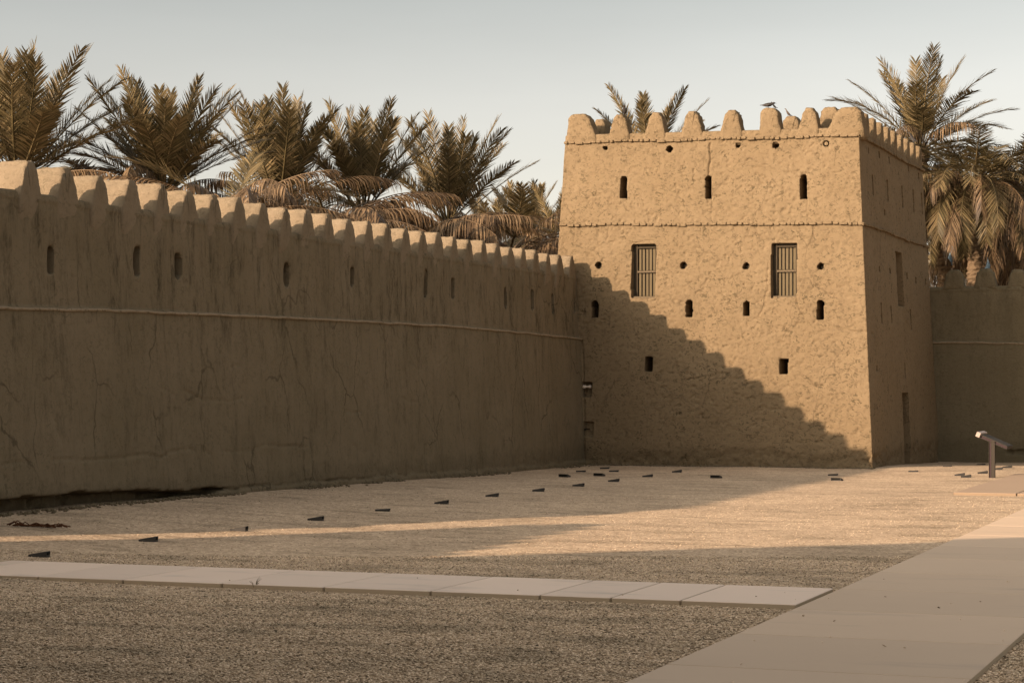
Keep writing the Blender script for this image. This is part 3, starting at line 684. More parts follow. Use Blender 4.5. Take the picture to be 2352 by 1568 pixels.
# ------------------------------------------------------------------ crenellated walls
def build_wall(name, label, P0, P1, dense, z_cren, course_fn, slits, mer_pos, mlist, thick, seed, streak_seed, erode=None, cracks=(), mat='wall', base_fn=None, msc=(1, 1, 1), endb=0.0, endf=0.0):
    """P0->P1 along the outer foot; the outer normal is to the right of the direction P0->P1"""
    P0 = np.array(P0, float); P1 = np.array(P1, float); L = np.hypot(*(P1 - P0)); t = (P1 - P0) / L; n = np.array([t[1], -t[0]])
    root = empty(name, (P0[0], P0[1], 0)); tag(root, label, 'wall')
    us = np.arange(0, L + dense * .5, dense); us[-1] = L
    nrow = int(5.1 / 0.03); tt = np.linspace(0, 1, nrow)
    Uu, T = np.meshgrid(us, tt); zb = -0.3
    Zz = zb + (z_cren - zb) * T
    zc = course_fn(Uu)
    dsp = 0.02 * fbm(Uu * 1.1, Zz * 1.1, 3, seed) + 0.006 * fbm(Uu * 5, Zz * 5, 3, seed + 3) + 0.022 * fbm(Uu * 2.2, Zz * 0.16, 3, seed + 9) * (0.4 + 1.3 * smooth01((Zz - 2.6) / 1.5))
    dsp = dsp - 0.055 * smooth01((Zz - zc) / 0.02)                      # upper part set back: a narrow ledge
    lip = np.exp(-((Zz - zc + 0.02) / 0.022) ** 2); dsp = dsp + 0.014 * lip * (1 + 0.4 * fbm(Uu * 4, Zz * 0, 2, seed + 1))
    lip2 = np.exp(-((Zz - z_cren + 0.075 + 0.01 * fbm(Uu * 6, Zz * 0, 2, 3)) / 0.022) ** 2); dsp = dsp + 0.022 * lip2
    for up in mer_pos:                                              # the merlons run down into the wall
        g_ = np.exp(-((Uu - up) / (0.20 + 0.1 * (z_cren - Zz))) ** 2) * smooth01((Zz - (z_cren - 0.95)) / 0.75); dsp = dsp + 0.042 * g_
    for (u0, z0, u1, z1, dp) in slits:
        cu, cz, hu, hz = (u0 + u1) / 2, (z0 + z1) / 2, (u1 - u0) / 2, (z1 - z0) / 2
        uu = (Uu - cu + 0.01 * fbm(Uu * 3, Zz * 5, 2, 4)) / hu; zz = (Zz - cz) / hz
        e = np.maximum(np.abs(uu) ** 3, 0) + np.abs(zz) ** 6
        dsp = np.where(e < 1, -dp, dsp); dsp = dsp - 0.015 * np.exp(-np.clip(e - 1, 0, 9) * 1.2) * (e >= 1)
    if erode is not None: dsp = dsp + erode(Uu, Zz)
    for pts, w_, dep in cracks:
        dsp = np.where(dsp > -0.2, dsp - dep * np.clip(1 - seg_dist(Uu, Zz, pts) / w_, 0, 1), dsp)
    off = dsp - WB * Zz
    e0 = endb * Zz * (1 - Uu / L) - endf * Zz * Uu / L
    Xx = P0[0] + t[0] * (Uu + e0) + n[0] * off; Yy = P0[1] + t[1] * (Uu + e0) + n[1] * off
    V = np.stack([Xx, Yy, Zz], -1)
    top = V[-1]; 
    def ring(depth, z):
        e = endb * z * (1 - us / L) - endf * z * us / L
        return np.stack([P0[0] + t[0] * (us + e) - n[0] * depth, P0[1] + t[1] * (us + e) - n[1] * depth, np.full(len(us), z)], -1)
    tz = z_cren + 0.012 * vnoise(us * 2, us * 0, 4)
    r1 = ring(WB * z_cren + 0.12, z_cren + .03); r1[:, 2] += 0.02 * vnoise(us * 2, us * 0, 4)
    r2 = ring(WB * z_cren + thick - .04, z_cren + .03); r3 = ring(WB * z_cren + thick, z_cren - .03); r4 = ring(WB * z_cren + thick + 0.1, -0.3)
    V = np.concatenate([V.reshape(-1, 3), r1, r2, r3, r4]); nc_ = len(us); R_ = nrow + 4
    Fq = grid_faces(R_, nc_)
    V = V - np.array([P0[0], P0[1], 0])
    bo = mesh_obj('body', V, Fq, M[mat], root, True)
    df = np.concatenate([dsp.ravel(), np.zeros(4 * nc_)]); rg_ = df[Fq].max(1) - df[Fq].min(1)
    bo.data.polygons.foreach_set('use_smooth', rg_ < 0.15)
    # closed ends
    for e in (0, nc_ - 1):
        idx = [r_ * nc_ + e for r_ in range(0, nrow, 4)] + [r_ * nc_ + e for r_ in range(nrow - 1, R_)]
        Ve = V[idx]; mesh_obj('end_face', Ve, [tuple(range(len(idx))) if e else tuple(range(len(idx)))[::-1]], M[mat], root)
    # pale plaster ledge
    uu_ = np.arange(0, L, 0.12); zl = course_fn(uu_) + 0.016 * fbm(uu_ * 2.3, uu_ * 0, 4, seed + 5)
    prof = [(-0.075, 0.012), (0.004, 0.0), (0.018, -0.014), (0.012, -0.042), (-0.06, -0.044)]
    LV = []
    for u_, z_ in zip(uu_, zl):
        wob = 0.02 * float(fbm(np.float64(u_) * 1.1, z_ * 1.1, 3, seed)) + 0.005 * float(fbm(np.float64(u_) * 4, np.float64(0), 2, seed + 2))
        for a_, b_ in prof:
            of_ = a_ + wob + 0.016 - WB * z_; LV.append((t[0] * u_ + n[0] * of_, t[1] * u_ + n[1] * of_, z_ + b_))
    np_ = len(prof); LF = [(i * np_ + k_, (i + 1) * np_ + k_, (i + 1) * np_ + k_ + 1, i * np_ + k_ + 1) for i in range(len(uu_) - 1) for k_ in range(np_ - 1)]
    mesh_obj('string_course', LV, LF, M['course'], root, True)
    rz = math.atan2(t[1], t[0])
    for q, up in enumerate(mer_pos):
        x = P0[0] + t[0] * up - n[0] * (WB * z_cren + 0.022); y = P0[1] + t[1] * up - n[1] * (WB * z_cren + 0.022)
        merlon(root, (P0[0], P0[1], 0), x, y, z_cren - 0.005, rz + 0.03 * math.sin(q * 5.1 + 1), mlist[(q * 7 + seed) % len(mlist)], None, (msc[0] * (1 + 0.10 * math.sin(q * 2.7)), msc[1] * (1 + .04 * math.sin(q * 3.3)), msc[2] * (1 + 0.05 * math.sin(q * 1.9))))
    return root

YG1 = 19.65                       # where the long wall starts (outside the frame)
# observed lines
cl = [hit_x(x, y, XW - .0, WB) for x, y in ((0, 703), (250, 710), (450, 718), (750, 732), (1040, 747), (1200, 762), (1333, 776))]
cY = np.array([p[1] for p in cl]); cZ = np.array([p[2] for p in cl])
course_left = lambda U: np.interp(U + YG1, cY, cZ)
mx = [(-40, 0), (67, 0), (152, 0), (228, 0), (300, 0), (370, 0), (432, 0), (490, 0), (547, 0), (602, 0), (654, 0), (705, 0), (752, 0), (800, 0), (845, 0), (888, 0), (930, 0), (969, 0), (1005, 0), (1041, 0), (1075, 0), (1109, 0), (1141, 0), (1171, 0), (1200, 0), (1229, 0), (1257, 0), (1284, 0), (1312, 0)]
mpos = []
for x, _ in mx:
    p = hit_x(x - 0.0, 480, XW - 0.05, WB); r_ = ray(x, 480); tt_ = (XW - 0.3) / r_[0]; mpos.append(r_[1] * tt_ - YG1 + 0.02)
mpos = [mpos[0] - .95 * i for i in range(6, 0, -1) if mpos[0] - .95 * i > .4] + mpos
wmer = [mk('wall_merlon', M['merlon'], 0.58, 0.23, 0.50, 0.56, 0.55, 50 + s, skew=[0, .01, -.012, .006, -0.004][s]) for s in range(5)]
sl_ = []
for (x, a, b, w_) in ((92.6, 562, 626, 13), (297, 565, 630, 13), (395, 580, 637, 12), (650, 603, 655, 11), (801, 612, 657, 7), (972, 618, 682, 7), (1035, 638, 685, 6), (1158, 660, 708, 6), (1220, 665, 712, 5.5), (1271, 675, 718, 4.5), (1320, 682, 715, 3.5)):
    p = hit_x(x - w_ / 2, (a + b) / 2, XW - .05, WB); q = hit_x(x + w_ / 2, (a + b) / 2, XW - .05, WB)
    zt = hit_x(x, a, XW - .05, WB)[2]; zb_ = hit_x(x, b, XW - .05, WB)[2]
    sl_.append((p[1] - YG1, zb_, q[1] - YG1, zt, 0.55))
def erode_left(U, Z):
    Yw = U + YG1; n_ = fbm(Yw * 2.2, Z * 0, 4, 9); n2 = fbm(Yw * 7, Z * 7, 3, 19)
    g0 = gz(Yw * 0 + XW, Yw)
    hi = g0 + 0.13 + 0.09 * smooth01((33 - Yw) / 5) + 0.05 * n_
    lo = g0 + 0.07 + 0.05 * n_ - 0.32 * (1 - smooth01((Yw - 29.5 - 2 * n_) / 4.5))
    depth = 0.36 * smooth01((35.5 - Yw) / 3.5) + 0.10 * smooth01((40 - Yw) / 2.5)
    hole = smooth01((fbm(Yw * 1.4, Z * 0 + 5, 3, 33) - 0.02) / 0.12) * ((Yw > 36) & (Yw < 45.5)) * 0.13
    m = smooth01((hi - Z) / 0.05) * smooth01((Z - lo) / 0.06)
    d_ = -(depth + hole) * m * (1 + 0.3 * n2)
    foot = 0.05 * smooth01((lo + .05 - Z) / .05) * (Yw > 32)
    return d_ + foot + 0.015 * n2 * smooth01((0.5 - Z) / .3)
def wc(pts, w_, dep, seed, amp=0.03):
    P = [hit_x(a, b, XW, WB)[[1, 2]] - np.array([YG1, 0]) for a, b in pts]; path = []
    for p, q in zip(P[:-1], P[1:]): path += wiggle(p, q, max(2, int(np.hypot(*(q - p)) / 0.12)), amp, seed)
    return (path, w_, dep)
Z1 = lambda pts: [((x / 1.5683) / 1.7415, (1100 + y / 1.5683) / 1.7415) for x, y in pts]      # zoomed measurements
Z2 = lambda pts: [((1100 + x / 1.568) / 1.7415, (1100 + y / 1.568) / 1.7415) for x, y in pts]
crk = [Z1([(228, 215), (232, 430), (240, 530)]), Z1([(793, 240), (805, 340), (850, 440), (835, 690)]), Z1([(1060, 235), (1085, 360), (1090, 640)]),
       Z1([(1257, 250), (1295, 450), (1275, 550), (1290, 740)]), Z1([(1400, 340), (1410, 500), (1425, 570), (1475, 560)]), Z1([(1670, 250), (1680, 450), (1685, 580)]),
       Z1([(985, 700), (1060, 740), (1090, 755)]), Z1([(1140, 720), (1190, 745), (1255, 780), (1258, 910)]), Z1([(1258, 780), (1340, 780), (1430, 790), (1510, 765)]),
       Z1([(0, 1190), (190, 1160)]), Z1([(310, 1160), (420, 1150), (510, 1155)]), Z1([(510, 1155), (700, 1150), (900, 1120), (1000, 1140), (1080, 1100), (1180, 1085), (1215, 1100), (1255, 1240)]),
       Z1([(1180, 1085), (1175, 1040)]), Z1([(1010, 1010), (1015, 1090), (1035, 1130)]), Z1([(1380, 1100), (1450, 1110), (1580, 1095), (1660, 1060), (1780, 1075), (1880, 1070)]),
       Z1([(1580, 1095), (1580, 1250)]), Z1([(700, 700), (705, 760)]), Z1([(670, 890), (690, 990), (710, 1090)]), Z1([(828, 880), (838, 1050)]), Z1([(1250, 1080), (1320, 1130), (1335, 1330)]),
       Z1([(330, 950), (380, 1060), (395, 1150)]), Z1([(820, 0), (825, 60), (805, 200)]), Z1([(418, 0), (422, 190)]), Z1([(1420, 50), (1440, 100), (1445, 210)]), Z1([(1795, 70), (1793, 195)]),
       Z2([(0, 1065), (200, 1075)]), Z2([(215, 930), (220, 1060), (245, 1180), (262, 1340)]), Z2([(968, 760), (975, 960), (988, 1180), (990, 1280)]), Z2([(1240, 1020), (1270, 1230)]),
       Z2([(480, 1065), (510, 1070), (525, 1240)]), Z2([(790, 765), (830, 790), (900, 795)]), Z2([(420, 790), (440, 850), (540, 860)]), Z2([(1065, 310), (1070, 500), (1010, 560), (1010, 700)]),
       Z2([(780, 350), (830, 500), (930, 680), (965, 790)]), Z2([(115, 560), (95, 600)]), Z2([(335, 440), (330, 540), (360, 590)]), Z2([(520, 640), (565, 690)]), Z2([(625, 560), (630, 740)])]
cracks = [wc(c_, 0.026, 0.018 if i_ not in (7, 11, 13, 26) else 0.028, i_, 0.02) for i_, c_ in enumerate(crk)]
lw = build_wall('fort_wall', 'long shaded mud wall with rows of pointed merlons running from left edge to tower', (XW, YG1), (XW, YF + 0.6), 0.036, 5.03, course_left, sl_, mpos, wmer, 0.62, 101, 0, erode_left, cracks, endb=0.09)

# nearer stretch of the same wall, beyond a narrow gap, outside the frame
lw2 = build_wall('fort_wall', 'nearer stretch of the mud wall beyond the narrow gap, outside the left edge', (XW, 4.0), (XW, 17.7), 0.12, 5.03, lambda U: U * 0 + 3.3, [], [0.5 + .95 * i for i in range(13)], wmer, 0.62, 111, 0, endf=0.2)

# right wall
YR = 63.65
rm = []
rxs = [2190, 2263, 2336]
rp = [hit_y(x, 640, YR + .25)[0] for x in rxs]
step = (rp[2] - rp[0]) / 2
RX0 = -11.2
rpos = [rp[0] + step * i - RX0 for i in range(0, 20)]
crR = [((hit_y(a, b, YR)[[0, 2]] - np.array([RX0, 0]))) for a, b in ((2150, 784), (2250, 785), (2352, 787))]
rmer = [mk('right_merlon', M['wall_right'], 0.66, 0.36, 0.54, 0.45, 0.10, 80 + s, skew=[0, .012, -.01][s]) for s in range(3)]
def erode_r(U, Z):
    n_ = fbm(U * 1.6, Z * 0, 4, 3)
    return -0.12 * smooth01((0.22 + 0.1 * n_ - Z) / 0.05) * smooth01((Z - 0.05) / 0.04) * smooth01(n_ * 4 + .8)
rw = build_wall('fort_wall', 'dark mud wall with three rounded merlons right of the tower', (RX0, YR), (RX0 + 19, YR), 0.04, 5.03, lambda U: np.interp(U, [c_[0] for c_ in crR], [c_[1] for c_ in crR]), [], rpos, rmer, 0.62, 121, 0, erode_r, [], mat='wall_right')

# large building behind the camera's left whose shadow lies over the foreground
bd = Vector((1.2, 1.0, 0)).normalized(); bn = Vector((bd.y, -bd.x, 0))
B0 = Vector((-25.6, -0.6, 0)) - bn * 1.05; BLEN, BDEP, BH = 19.0, 13.0, 8.0
hb = empty('fort_house', B0); tag(hb, 'tall plain mud house behind the photographer, outside the left edge', 'building')
m = MB(); 
def hp(a, b, z): p = bd * a + bn * b; return (p.x, p.y, z)
V = [hp(0, 0, -.1), hp(BLEN, 0, -.1), hp(BLEN, BDEP, -.1), hp(0, BDEP, -.1), hp(.4, .4, BH), hp(BLEN - .4, .4, BH), hp(BLEN - .4, BDEP - .4, BH), hp(.4, BDEP - .4, BH)]
m.add(V, [(0, 3, 2, 1), (4, 5, 6, 7), (0, 1, 5, 4), (1, 2, 6, 5), (2, 3, 7, 6), (3, 0, 4, 7)]); m.build('wall', M['tower'], hb)
m = MB(); q = [hp(a, b, z) for z in (BH - .3, BH - .15) for a, b in ((.3, .3), (BLEN - .3, .3), (BLEN - .3, BDEP - .3), (.3, BDEP - .3))]
m.add(q, [(3, 2, 1, 0), (4, 5, 6, 7), (0, 1, 5, 4), (1, 2, 6, 5), (2, 3, 7, 6), (3, 0, 4, 7)]); m.build('string_course', M['course'], hb)

# ------------------------------------------------------------------ palms
def frond(c, az, e0, L, droop, n, lmax, wid, r, V, Fc, vfold=0.5, curl=0.15, twist=0.0, p=1.5):
    """rachis strip plus two rows of narrow leaflets"""
    K = 14; s = np.linspace(0, 1, K + 1); el = e0 - droop * s ** p
    azs = az + twist * s
    d = np.stack([np.cos(el) * np.cos(azs), np.cos(el) * np.sin(azs), np.sin(el)], -1)
    P = np.zeros((K + 1, 3)); P[1:] = np.cumsum((d[1:] + d[:-1]) / 2 * L / K, 0); P += c
    side = np.stack([-np.sin(azs), np.cos(azs), np.zeros(K + 1)], -1); up = np.cross(d, side) * -1
    up = np.cross(side, d) * -1; up = np.where(up[:, 2:3] < 0, -up, up) if e0 < 1.5 else up
    rw_ = 0.045 * (1 - 0.85 * s)[:, None] * max(0.7, L / 4)
    b = len(V[0]) if V[0] else 0
    ring = np.stack([P + side * rw_, P - up * rw_ * .8, P - side * rw_, P + up * rw_ * .5], 1).reshape(-1, 3)
    b = V[1]; V[0].append(ring); V[1] += len(ring)
    for i in range(K):
        for q in range(4):
            q2 = (q + 1) % 4; Fc.append(np.array([[b + i * 4 + q, b + i * 4 + q2, b + i * 4 + 4 + q2, b + i * 4 + 4 + q]]))
    t = np.linspace(0.22, 1.0, n) + r.uniform(-.006, .006, n); t = np.clip(t, 0, 1)
    for sg in (-1, 1):
        ti = np.clip(t + (0.004 * sg), 0, 1); f = ti * K; i0 = np.minimum(f.astype(int), K - 1); fr_ = (f - i0)[:, None]
        o_ = P[i0] * (1 - fr_) + P[i0 + 1] * fr_; dd = d[i0] * (1 - fr_) + d[i0 + 1] * fr_; ss = side[i0]; uu = up[i0]
        ln = lmax * np.clip(np.sin(np.pi * (0.13 + 0.70 * ti)) ** 0.65, 0.1, 1) * (1 - 0.28 * ti ** 3) * r.uniform(0.8, 1.1, n)
        fa = (1.04 - 0.50 * ti + r.uniform(-.045, .045, n))[:, None]           # angle from the rachis
        vf = (vfold + r.choice([-.20, 0.0, .20], n, p=[.3, .4, .3]) + r.uniform(-.05, .05, n))[:, None]
        ld_ = dd * np.cos(fa) + (ss * sg * np.cos(vf) + uu * np.sin(vf)) * np.sin(fa)
        ld_ /= np.linalg.norm(ld_, axis=1)[:, None]
        wv = np.cross(ld_, uu + 0.3 * ss * sg); wv /= np.linalg.norm(wv, axis=1)[:, None] + 1e-9
        g_ = np.array([0, 0, -1.0]); cu = (curl * r.uniform(0.5, 1.5, n))[:, None]
        m1 = o_ + ld_ * (ln * .5)[:, None] + g_ * cu * (ln * .25)[:, None]; m2 = o_ + ld_ * (ln * .97)[:, None] * (1 - .25 * cu) + g_ * cu * ln[:, None]
        W = wid * r.uniform(.8, 1.15, n)[:, None] / 2
        Q = np.stack([o_ - wv * W * .6, o_ + wv * W * .6, m1 + wv * W, m1 - wv * W, m2 + wv * W * .12, m2 - wv * W * .12], 1).reshape(-1, 3)
        b = V[1]; V[0].append(Q); V[1] += len(Q); k6 = b + np.arange(n)[:, None] * 6
        Fc.append(np.concatenate([k6 + np.array([[0, 1, 2, 3]]), k6 + np.array([[3, 2, 4, 5]])]))
def palm(label, px, py, depth, L, live, dead, seed, lean=0.0, emin=30, emax=86, droop=0.5, dl=0.9, group='date palms behind the mud walls', wid=0.036, nl=56, lm=0.74, extra=(), vf=0.32, dcurl=0.7, azbias=None):
    r = np.random.default_rng(seed); c = at_depth(px, py, depth)
    root = empty('palm_tree', (c[0], c[1], 0)); tag(root, label, 'palm tree', group)
    C0 = np.array([0, 0, c[2]])
    # trunk: tapered with old leaf bases
    H = c[2]; K = max(8, int(H / 0.16)); n = 12; Vt = []; Ft = []
    zs = np.linspace(-0.1, H + .05, K * 2 + 1)
    for i, z in enumerate(zs):
        rad = 0.23 + 0.05 * (i % 2) + 0.08 * max(0, (z - H + .9)) + 0.02 * r.random()
        for k_ in range(n): a = 2 * math.pi * (k_ + .5 * (i // 2 % 2)) / n; q = rad * (1 + .08 * r.standard_normal()); Vt.append((q * math.cos(a) - lean * (1 - z / H) ** 2, q * math.sin(a), z))
    for i in range(len(zs) - 1):
        for k_ in range(n): j = (k_ + 1) % n; Ft.append((i * n + k_, i * n + j, (i + 1) * n + j, (i + 1) * n + k_))
    Ft.append(tuple(range((len(zs) - 1) * n, len(zs) * n)))
    mesh_obj('trunk', Vt, Ft, M['bark'], root)
    V = [[], 0]; Fc = []
    ga = 2.39996
    for i in range(live):
        u = (i + .5) / live; e = math.radians(emax + (emin - emax) * u ** 0.8) + r.uniform(-.07, .07); az = i * ga + r.uniform(-.25, .25) + seed
        frond(C0 + np.array([.1 * math.cos(az), .1 * math.sin(az), r.uniform(-.15, .1)]), az, e, L * r.uniform(.86, 1.05) * (0.92 + .1 * math.sin(u * 3)), droop * r.uniform(.6, 1.25) * (0.35 + .8 * u), nl, lm * L / 3.6, wid, r, V, Fc, vf, 0.10, r.uniform(-.25, .25))
    for (a_, e_, l_, dr_) in extra:
        frond(C0, math.radians(a_), math.radians(e_), l_, dr_, nl, lm, wid, r, V, Fc, vf, 0.2, 0.0)
    mesh_obj('crown', np.concatenate(V[0]), np.concatenate(Fc), M['leaf'], root)
    if dead:
        V = [[], 0]; Fc = []
        for i in range(dead):
            az = i * ga * 1.13 + r.uniform(-.4, .4) + seed * 2; e = math.radians(r.uniform(-5, 48))
            frond(C0 + np.array([0, 0, -.2]), az, e, L * r.uniform(.75, 1.15), dl * r.uniform(.9, 1.9), 50, lm * .9 * L / 3.6, wid, r, V, Fc, -0.25, dcurl, r.uniform(-.4, .4), 1.1)
        mesh_obj('dead_fronds', np.concatenate(V[0]), np.concatenate(Fc), M['dead'], root)
    return root
palm('tall date palm cut by the left edge with upright olive fronds', 42, 420, 52, 3.7, 32, 18, 1, emin=32, droop=0.4)
palm('broad date palm, second from the left, with wide spreading fronds', 375, 440, 54, 3.2, 38, 16, 2, emin=28, emax=84, droop=0.42)
palm('upright date palm, third from the left behind the long wall', 642, 470, 60, 3.35, 28, 20, 13, emin=48, droop=0.4)
palm('upright date palm, fourth from the left behind the long wall', 835, 490, 62, 3.3, 26, 18, 4, emin=46, droop=0.4)
palm('upright date palm, fifth from the left, last tall one before the tower', 1030, 515, 66, 3.5, 26, 20, 5, emin=40, droop=0.42)
palm('small pale date palm just left of the tower', 1205, 560, 84, 2.9, 22, 14, 6, emin=25)
palm('small distant date palm half hidden against the tower edge', 1285, 560, 80, 2.7, 18, 12, 7, emin=20)
palm('small distant date palm low between the fifth palm and the tower', 1120, 575, 90, 2.9, 18, 14, 17, emin=20)
palm('drooping brown palm low behind the wall between second and third palms', 520, 492, 50, 3.4, 4, 30, 8, emin=20, emax=50, droop=1.0, dl=0.7)
palm('drooping brown palm low behind the wall below the fourth palm', 750, 522, 55, 3.8, 3, 36, 9, emin=15, emax=40, droop=1.0, dl=0.7)
palm('drooping brown palm low behind the wall below the fifth palm', 960, 552, 60, 4.0, 3, 38, 10, emin=15, emax=40, droop=1.0, dl=0.7)
palm('drooping brown palm low behind the wall end next to the tower', 1165, 590, 62, 4.0, 3, 40, 18, emin=15, emax=40, droop=1.0, dl=0.7)
palm('brown palm low behind the wall between first and second palms', 230, 470, 56, 3.0, 4, 20, 19, emin=20, emax=50, droop=1.0, dl=0.8)
palm('date palm standing behind the tower, only frond tips above the merlons', 1495, 385, 70, 3.0, 13, 4, 11, emin=38, emax=80, droop=0.45)
palm('tall date palm rising behind the right end of the tower', 2112, 345, 74, 3.85, 30, 14, 12, emin=8, emax=86, droop=0.85, vf=0.3)
r9 = palm('wide date palm right of the tower with a heavy skirt of drooping fronds', 2240, 425, 72, 4.2, 52, 26, 14, emin=0, emax=48, droop=2.0, dl=1.45, vf=0.0)
palm('date palm at the right edge with drooping fronds, behind its neighbour', 2350, 440, 78, 4.2, 46, 24, 15, emin=0, emax=48, droop=2.0, dl=1.45, vf=0.0)
palm('dark drooping palm directly behind the right wall merlons', 2170, 500, 80, 3.8, 40, 24, 16, emin=-5, emax=40, droop=1.6, dl=1.4, vf=0.0)
palm('dark drooping palm behind the third merlon at the right edge', 2300, 540, 84, 3.8, 40, 24, 20, emin=-5, emax=40, droop=1.6, dl=1.4, vf=0.0)
palm('low dark palm mass deep behind the right wall and its taller neighbours', 2235, 590, 92, 3.6, 40, 20, 25, emin=-5, emax=60, droop=1.5, dl=1.4, vf=0.0)
for (a, b) in ((2187, 588), (2268, 622)):
    p = at_depth(a, b, 70.0); c = r9.location; m = MB()
    m.tube([(p[0] - c[0], p[1] - c[1], p[2] + .45), (p[0] - c[0] + .03, p[1] - c[1], p[2] + .2), (p[0] - c[0] - .05, p[1] - c[1], p[2] - .05), (p[0] - c[0], p[1] - c[1], p[2] - .3)], [.02, .07, .10, .04], 9)
    m.build('fruit_bag', M['blue'], r9, True)

# ------------------------------------------------------------------ birds
def bird(label, px, py, depth_pt, face, length, pose, mat, cat='bird'):
    """px,py = feet; face = heading in degrees; body lies along local +x"""
    root = empty('bird', depth_pt, math.radians(face)); tag(root, label, cat)
    V = []; n = 12
    if pose == 'up': path = [(-.46, .10, .02, .05), (-.30, .16, .05, .03), (-.16, .26, .11, .10), (0, .38, .16, .15), (.12, .52, .15, .15), (.19, .66, .09, .10), (.23, .76, .085, .085), (.28, .81, .07, .07), (.33, .82, .03, .03)]
    else: path = [(-.62, .26, .04, .02), (-.42, .28, .06, .03), (-.24, .27, .13, .11), (-.02, .28, .17, .15), (.18, .31, .14, .13), (.30, .36, .09, .09), (.38, .40, .085, .08), (.45, .40, .06, .06), (.48, .395, .03, .03)]
    for (x, z, ry_, rz_) in path:
        for k_ in range(n): a = 2 * math.pi * k_ / n; V.append((x * length, ry_ * math.cos(a) * length, (z + rz_ * math.sin(a)) * length))
    R_ = len(path); Fc = [(i * n + k_, (i + 1) * n + k_, (i + 1) * n + (k_ + 1) % n, i * n + (k_ + 1) % n) for i in range(R_ - 1) for k_ in range(n)]
    Fc += [tuple(range(n)), tuple(range((R_ - 1) * n, R_ * n))[::-1]]
    mesh_obj('body', V, Fc, mat, root, True)
    hx, hz = path[-1][0], path[-1][1]
    m = MB(); m.tube([((hx - .02) * length, 0, hz * length), ((hx + .05) * length, 0, (hz - .005) * length), ((hx + .11) * length, 0, (hz - .03) * length)], [.025 * length, .018 * length, .003 * length], 6); m.build('beak', M['beak'], root)
    for sg in (-1, 1):
        bx_, bz = path[3][0], path[3][1]
        W = [(bx_ + .14, .15, .08), (bx_ - .05, .175, .10), (bx_ - .30, .11, .02), (bx_ - .50, .03, -.02), (bx_ - .28, .12, -.09), (bx_ - .02, .165, -.08)]
        if pose == 'up': W = [(a * .75 + .05, b, c + (a - bx_) * .65) for a, b, c in W]
        P_ = [(a * length, sg * b * length * 1.02, (bz + c) * length) for a, b, c in W]; Q_ = [(a, b + sg * .02 * length, c) for a, b, c in P_]
        k6 = len(P_); mesh_obj('wing', P_ + Q_, [tuple(range(k6)), tuple(range(k6, 2 * k6))[::-1]] + [(i, (i + 1) % k6, k6 + (i + 1) % k6, k6 + i) for i in range(k6)], mat, root)
        m = MB(); m.tube([(.0, sg * .06 * length, .28 * length), (0.02 * length, sg * .06 * length, .01 * length), (.08 * length, sg * .06 * length, 0.0)], .012 * length, 5); m.build('leg', M['beak'], root)
def merl_top(px, py, dY=0.2): return hit_y(px, py, YF + TB * 9.2 + dY)
bird('dark bird perched on second merlon of tower, facing the viewer, before the palm fronds', 0, 0, merl_top(1434.5, 267), -75, 0.34, 'up', M['bird'])
bird('black bird stooping with level body and long tail on the tower merlon', 0, 0, merl_top(1765, 249.5), 12, 0.36, 'flat', M['bird'])
bird('hunched small dark bird right of the stooping bird on the same merlon', 0, 0, merl_top(1777.5, 249.5, .25), 200, 0.21, 'up', M['bird'])
bird('brown pigeon perched alone on the low block behind the tower front', 0, 0, np.array(hit_y(1810, 267.5, YF + .45 + 1.6 + .2)), -150, 0.25, 'up', M['birdgrey'])
p_ = hit_x(2096, 324, XR - TB * 8.7 - .2); bird('dark grey bird among the merlons on the far right side of tower', 0, 0, np.array([p_[0], p_[1], p_[2] - .05]), 160, 0.36, 'up', M['bird'])

# ------------------------------------------------------------------ information lectern
sb = hit_ground(2278.5, 1096, 0.0)
sg_ = empty('information_lectern', (sb[0], sb[1], 0)); tag(sg_, 'slanted metal information lectern on one post beside the far slab', 'lectern')
m = MB(); m.box((0.0, 0.03, .40), (0.135, 0.10, .88)); m.box((-0.062, -.03, .40), (0.010, 0.03, .88)); m.box((-0.012, -.03, .40), (0.010, 0.03, .88)); m.box((.03, -.03, .40), (.074, .024, .88)); m.build('post', M['metal'], sg_)
m = MB(); m.box((-0.037, -.024, .40), (0.038, .006, .86)); m.build('channel', M['maroon'], sg_)
# tilted panel: local slope direction falls towards +x
an = math.radians(-23.5)
def tilt(m, cx, cz):
    ca, sa = math.cos(an), math.sin(an); m.V = [(cx + x * ca - z * sa, y, cz + x * sa + z * ca) for x, y, z in m.V]
pc = (0.01, 0.795)
m = MB(); m.box((0.02, .45, 0.0), (.66, 1.0, .012)); m.box((0.02, .45, .060), (.66, 1.0, .012)); m.box((0.02, .50, .03), (.60, .86, .05)); m.box((.345, .45, .03), (.012, 1.0, .07)); tilt(m, *pc); pan = m.build('panel', M['metal'], sg_)
m = MB(); m.box((0.02, -.0, .03), (.64, .012, .046)); tilt(m, *pc); m.build('channel', M['maroon'], sg_)
m = MB(); m.box((0.02, .45, .068), (.60, .92, .004)); tilt(m, *pc); m.build('face', M['panel'], pan)
m = MB(); m.box((-.36, .45, .045), (.10, 1.04, .115), 0, .008); tilt(m, *pc); m.build('header_box', M['metal_pale'], sg_)

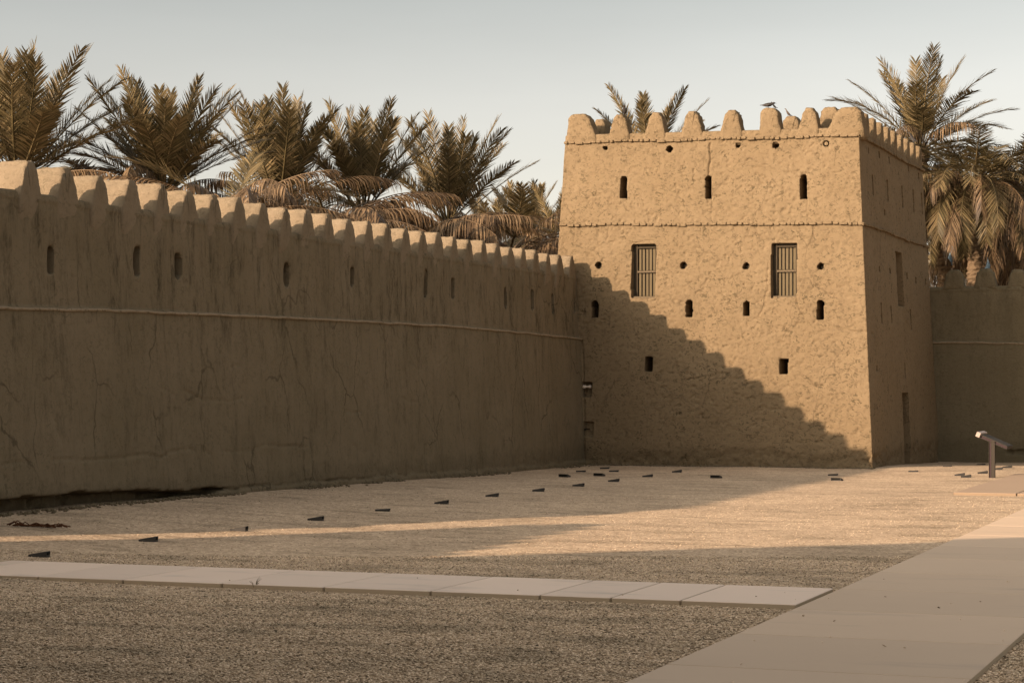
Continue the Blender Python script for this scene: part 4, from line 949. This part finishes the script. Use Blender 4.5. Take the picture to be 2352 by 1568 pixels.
# ------------------------------------------------------------------ wedge uplights in the gravel
def wedge_parts(root, L, W, H):
    m = MB(); h0 = .012
    V = [(-L / 2, -W / 2, -.02), (L / 2, -W / 2, -.02), (L / 2, W / 2, -.02), (-L / 2, W / 2, -.02), (-L / 2, -W / 2, h0), (L / 2, -W / 2, H), (L / 2, W / 2, H), (-L / 2, W / 2, h0)]
    m.add(V, [(3, 2, 1, 0), (4, 5, 6, 7), (0, 1, 5, 4), (1, 2, 6, 5), (2, 3, 7, 6), (3, 0, 4, 7)]); b = m.build('housing', M['black'], root)
    m = MB(); m.box((L / 2 + .004, 0, H / 2), (.008, W * .8, H * .7)); m.build('lens', M['iron'], root); return root
row = [(90, 1273.5, 'nearest the concrete path, foremost of the long row'), (340.6, 1240, 'second from left, below the sunlit strip'), (549.3, 1214, 'third from left, above the sunlit strip'),
       (725, 1191, 'fourth from the left in the row along the long wall'), (878.9, 1170, 'thin, fifth from left along the long wall'), (1014, 1155.5, 'sixth from the left, dark tall back, along the long wall'),
       (1130, 1139, 'seventh from the left in the row along the long wall'), (1236.5, 1127, 'eighth from the left in the row along the long wall'), (1328.5, 1115.5, 'ninth from the left, straight below the wall and tower joint')]
tw = [(1296.8, 1095, 'small blocky one near the wall joint'), (1334, 1083, 'thin one nearest the long wall foot'), (1376.8, 1092, 'blocky one between wall joint and tower'), (1388.8, 1075.5, 'thin one closest to the tower foot'),
      (1409.8, 1082.5, 'faint thin one near the tower foot'), (1409.5, 1105, 'wedge right of the wall joint, foremost there'), (1487.2, 1094.5, 'wedge below the left tower window'), (1554.5, 1084, 'wedge under the second lower loophole of tower'),
      (1645.3, 1097, 'long blocky one before the middle of the tower'), (1912.9, 1091, 'thin rear one near the tower right corner'), (1922.5, 1103, 'front one near the tower right corner'),
      (2097.6, 1083, 'flat one before the tower doorway'), (2176, 1070.5, 'flat one in shade before the right wall'), (2253, 1062.5, 'flat one farthest back, before the right wall'), (2204, 1091.5, 'left one of the sunlit pair near the lectern'),
      (2218.5, 1095.5, 'right one of the sunlit pair near the lectern'), (2256.9, 1086.5, 'wedge directly left of the lectern post'), (2291.7, 1078, 'wedge directly right of the lectern post'), (2313.7, 1073.5, 'wedge farthest right, behind the lectern')]
for i, (x, y, lab) in enumerate(row + tw):
    p = hit_ground(x, y); p = hit_ground(x, y, float(gz(np.float64(p[0]), np.float64(p[1]))))
    blocky = 'blocky' in lab or 'front one' in lab
    root = empty('ground_spotlight', (p[0], p[1], 0.018 + float(gz(np.float64(p[0]), np.float64(p[1])))), math.radians(-100 if blocky else 10 + 5 * math.sin(i * 2.1)))
    tag(root, 'black wedge spotlight in gravel, ' + lab, 'spotlight', 'wedge spotlights set in the gravel')
    flat = 'thin' in lab or 'flat' in lab
    wedge_parts(root, 0.23 if not blocky else .14, 0.11 if not blocky else .24, 0.024 if flat else 0.052)

# dry litter near the wall foot
r = random.Random(5); p = hit_ground(72, 1209, .15); m = MB()
for i in range(26):
    a = r.uniform(-.5, .5); x, y = p[0] + .36 * (i / 26 - .5) * 2 * CY, p[1] + .36 * (i / 26 - .5) * 2 * SY * .9 + r.uniform(-.05, .05)
    zz_ = float(gz(np.float64(x), np.float64(y)))
    m.tube([(x, y, zz_ + .01), (x + .12 * math.cos(a), y + .12 * math.sin(a), zz_ + r.uniform(.01, .07)), (x + .22 * math.cos(a), y + .2 * math.sin(a), zz_ + .01)], .008, 5)
tag(m.build('twig_litter', M['rust']), 'rusty brown clump of dry twigs on gravel near the long wall foot', 'dry twigs')
# grass tuft at the slab edge
p = hit_ground(585, 1352); m = MB(); r = random.Random(8)
for i in range(9):
    a = r.uniform(0, 6.28); l = r.uniform(.05, .13); m.tube([(p[0], p[1], 0), (p[0] + .3 * l * math.cos(a), p[1] + .3 * l * math.sin(a), l * .7), (p[0] + .7 * l * math.cos(a), p[1] + .7 * l * math.sin(a), l)], [.004, .003, .001], 4)
tag(m.build('grass_tuft', M['leaf']), 'tiny tuft of dry grass at the near edge of the slab path', 'grass tuft')
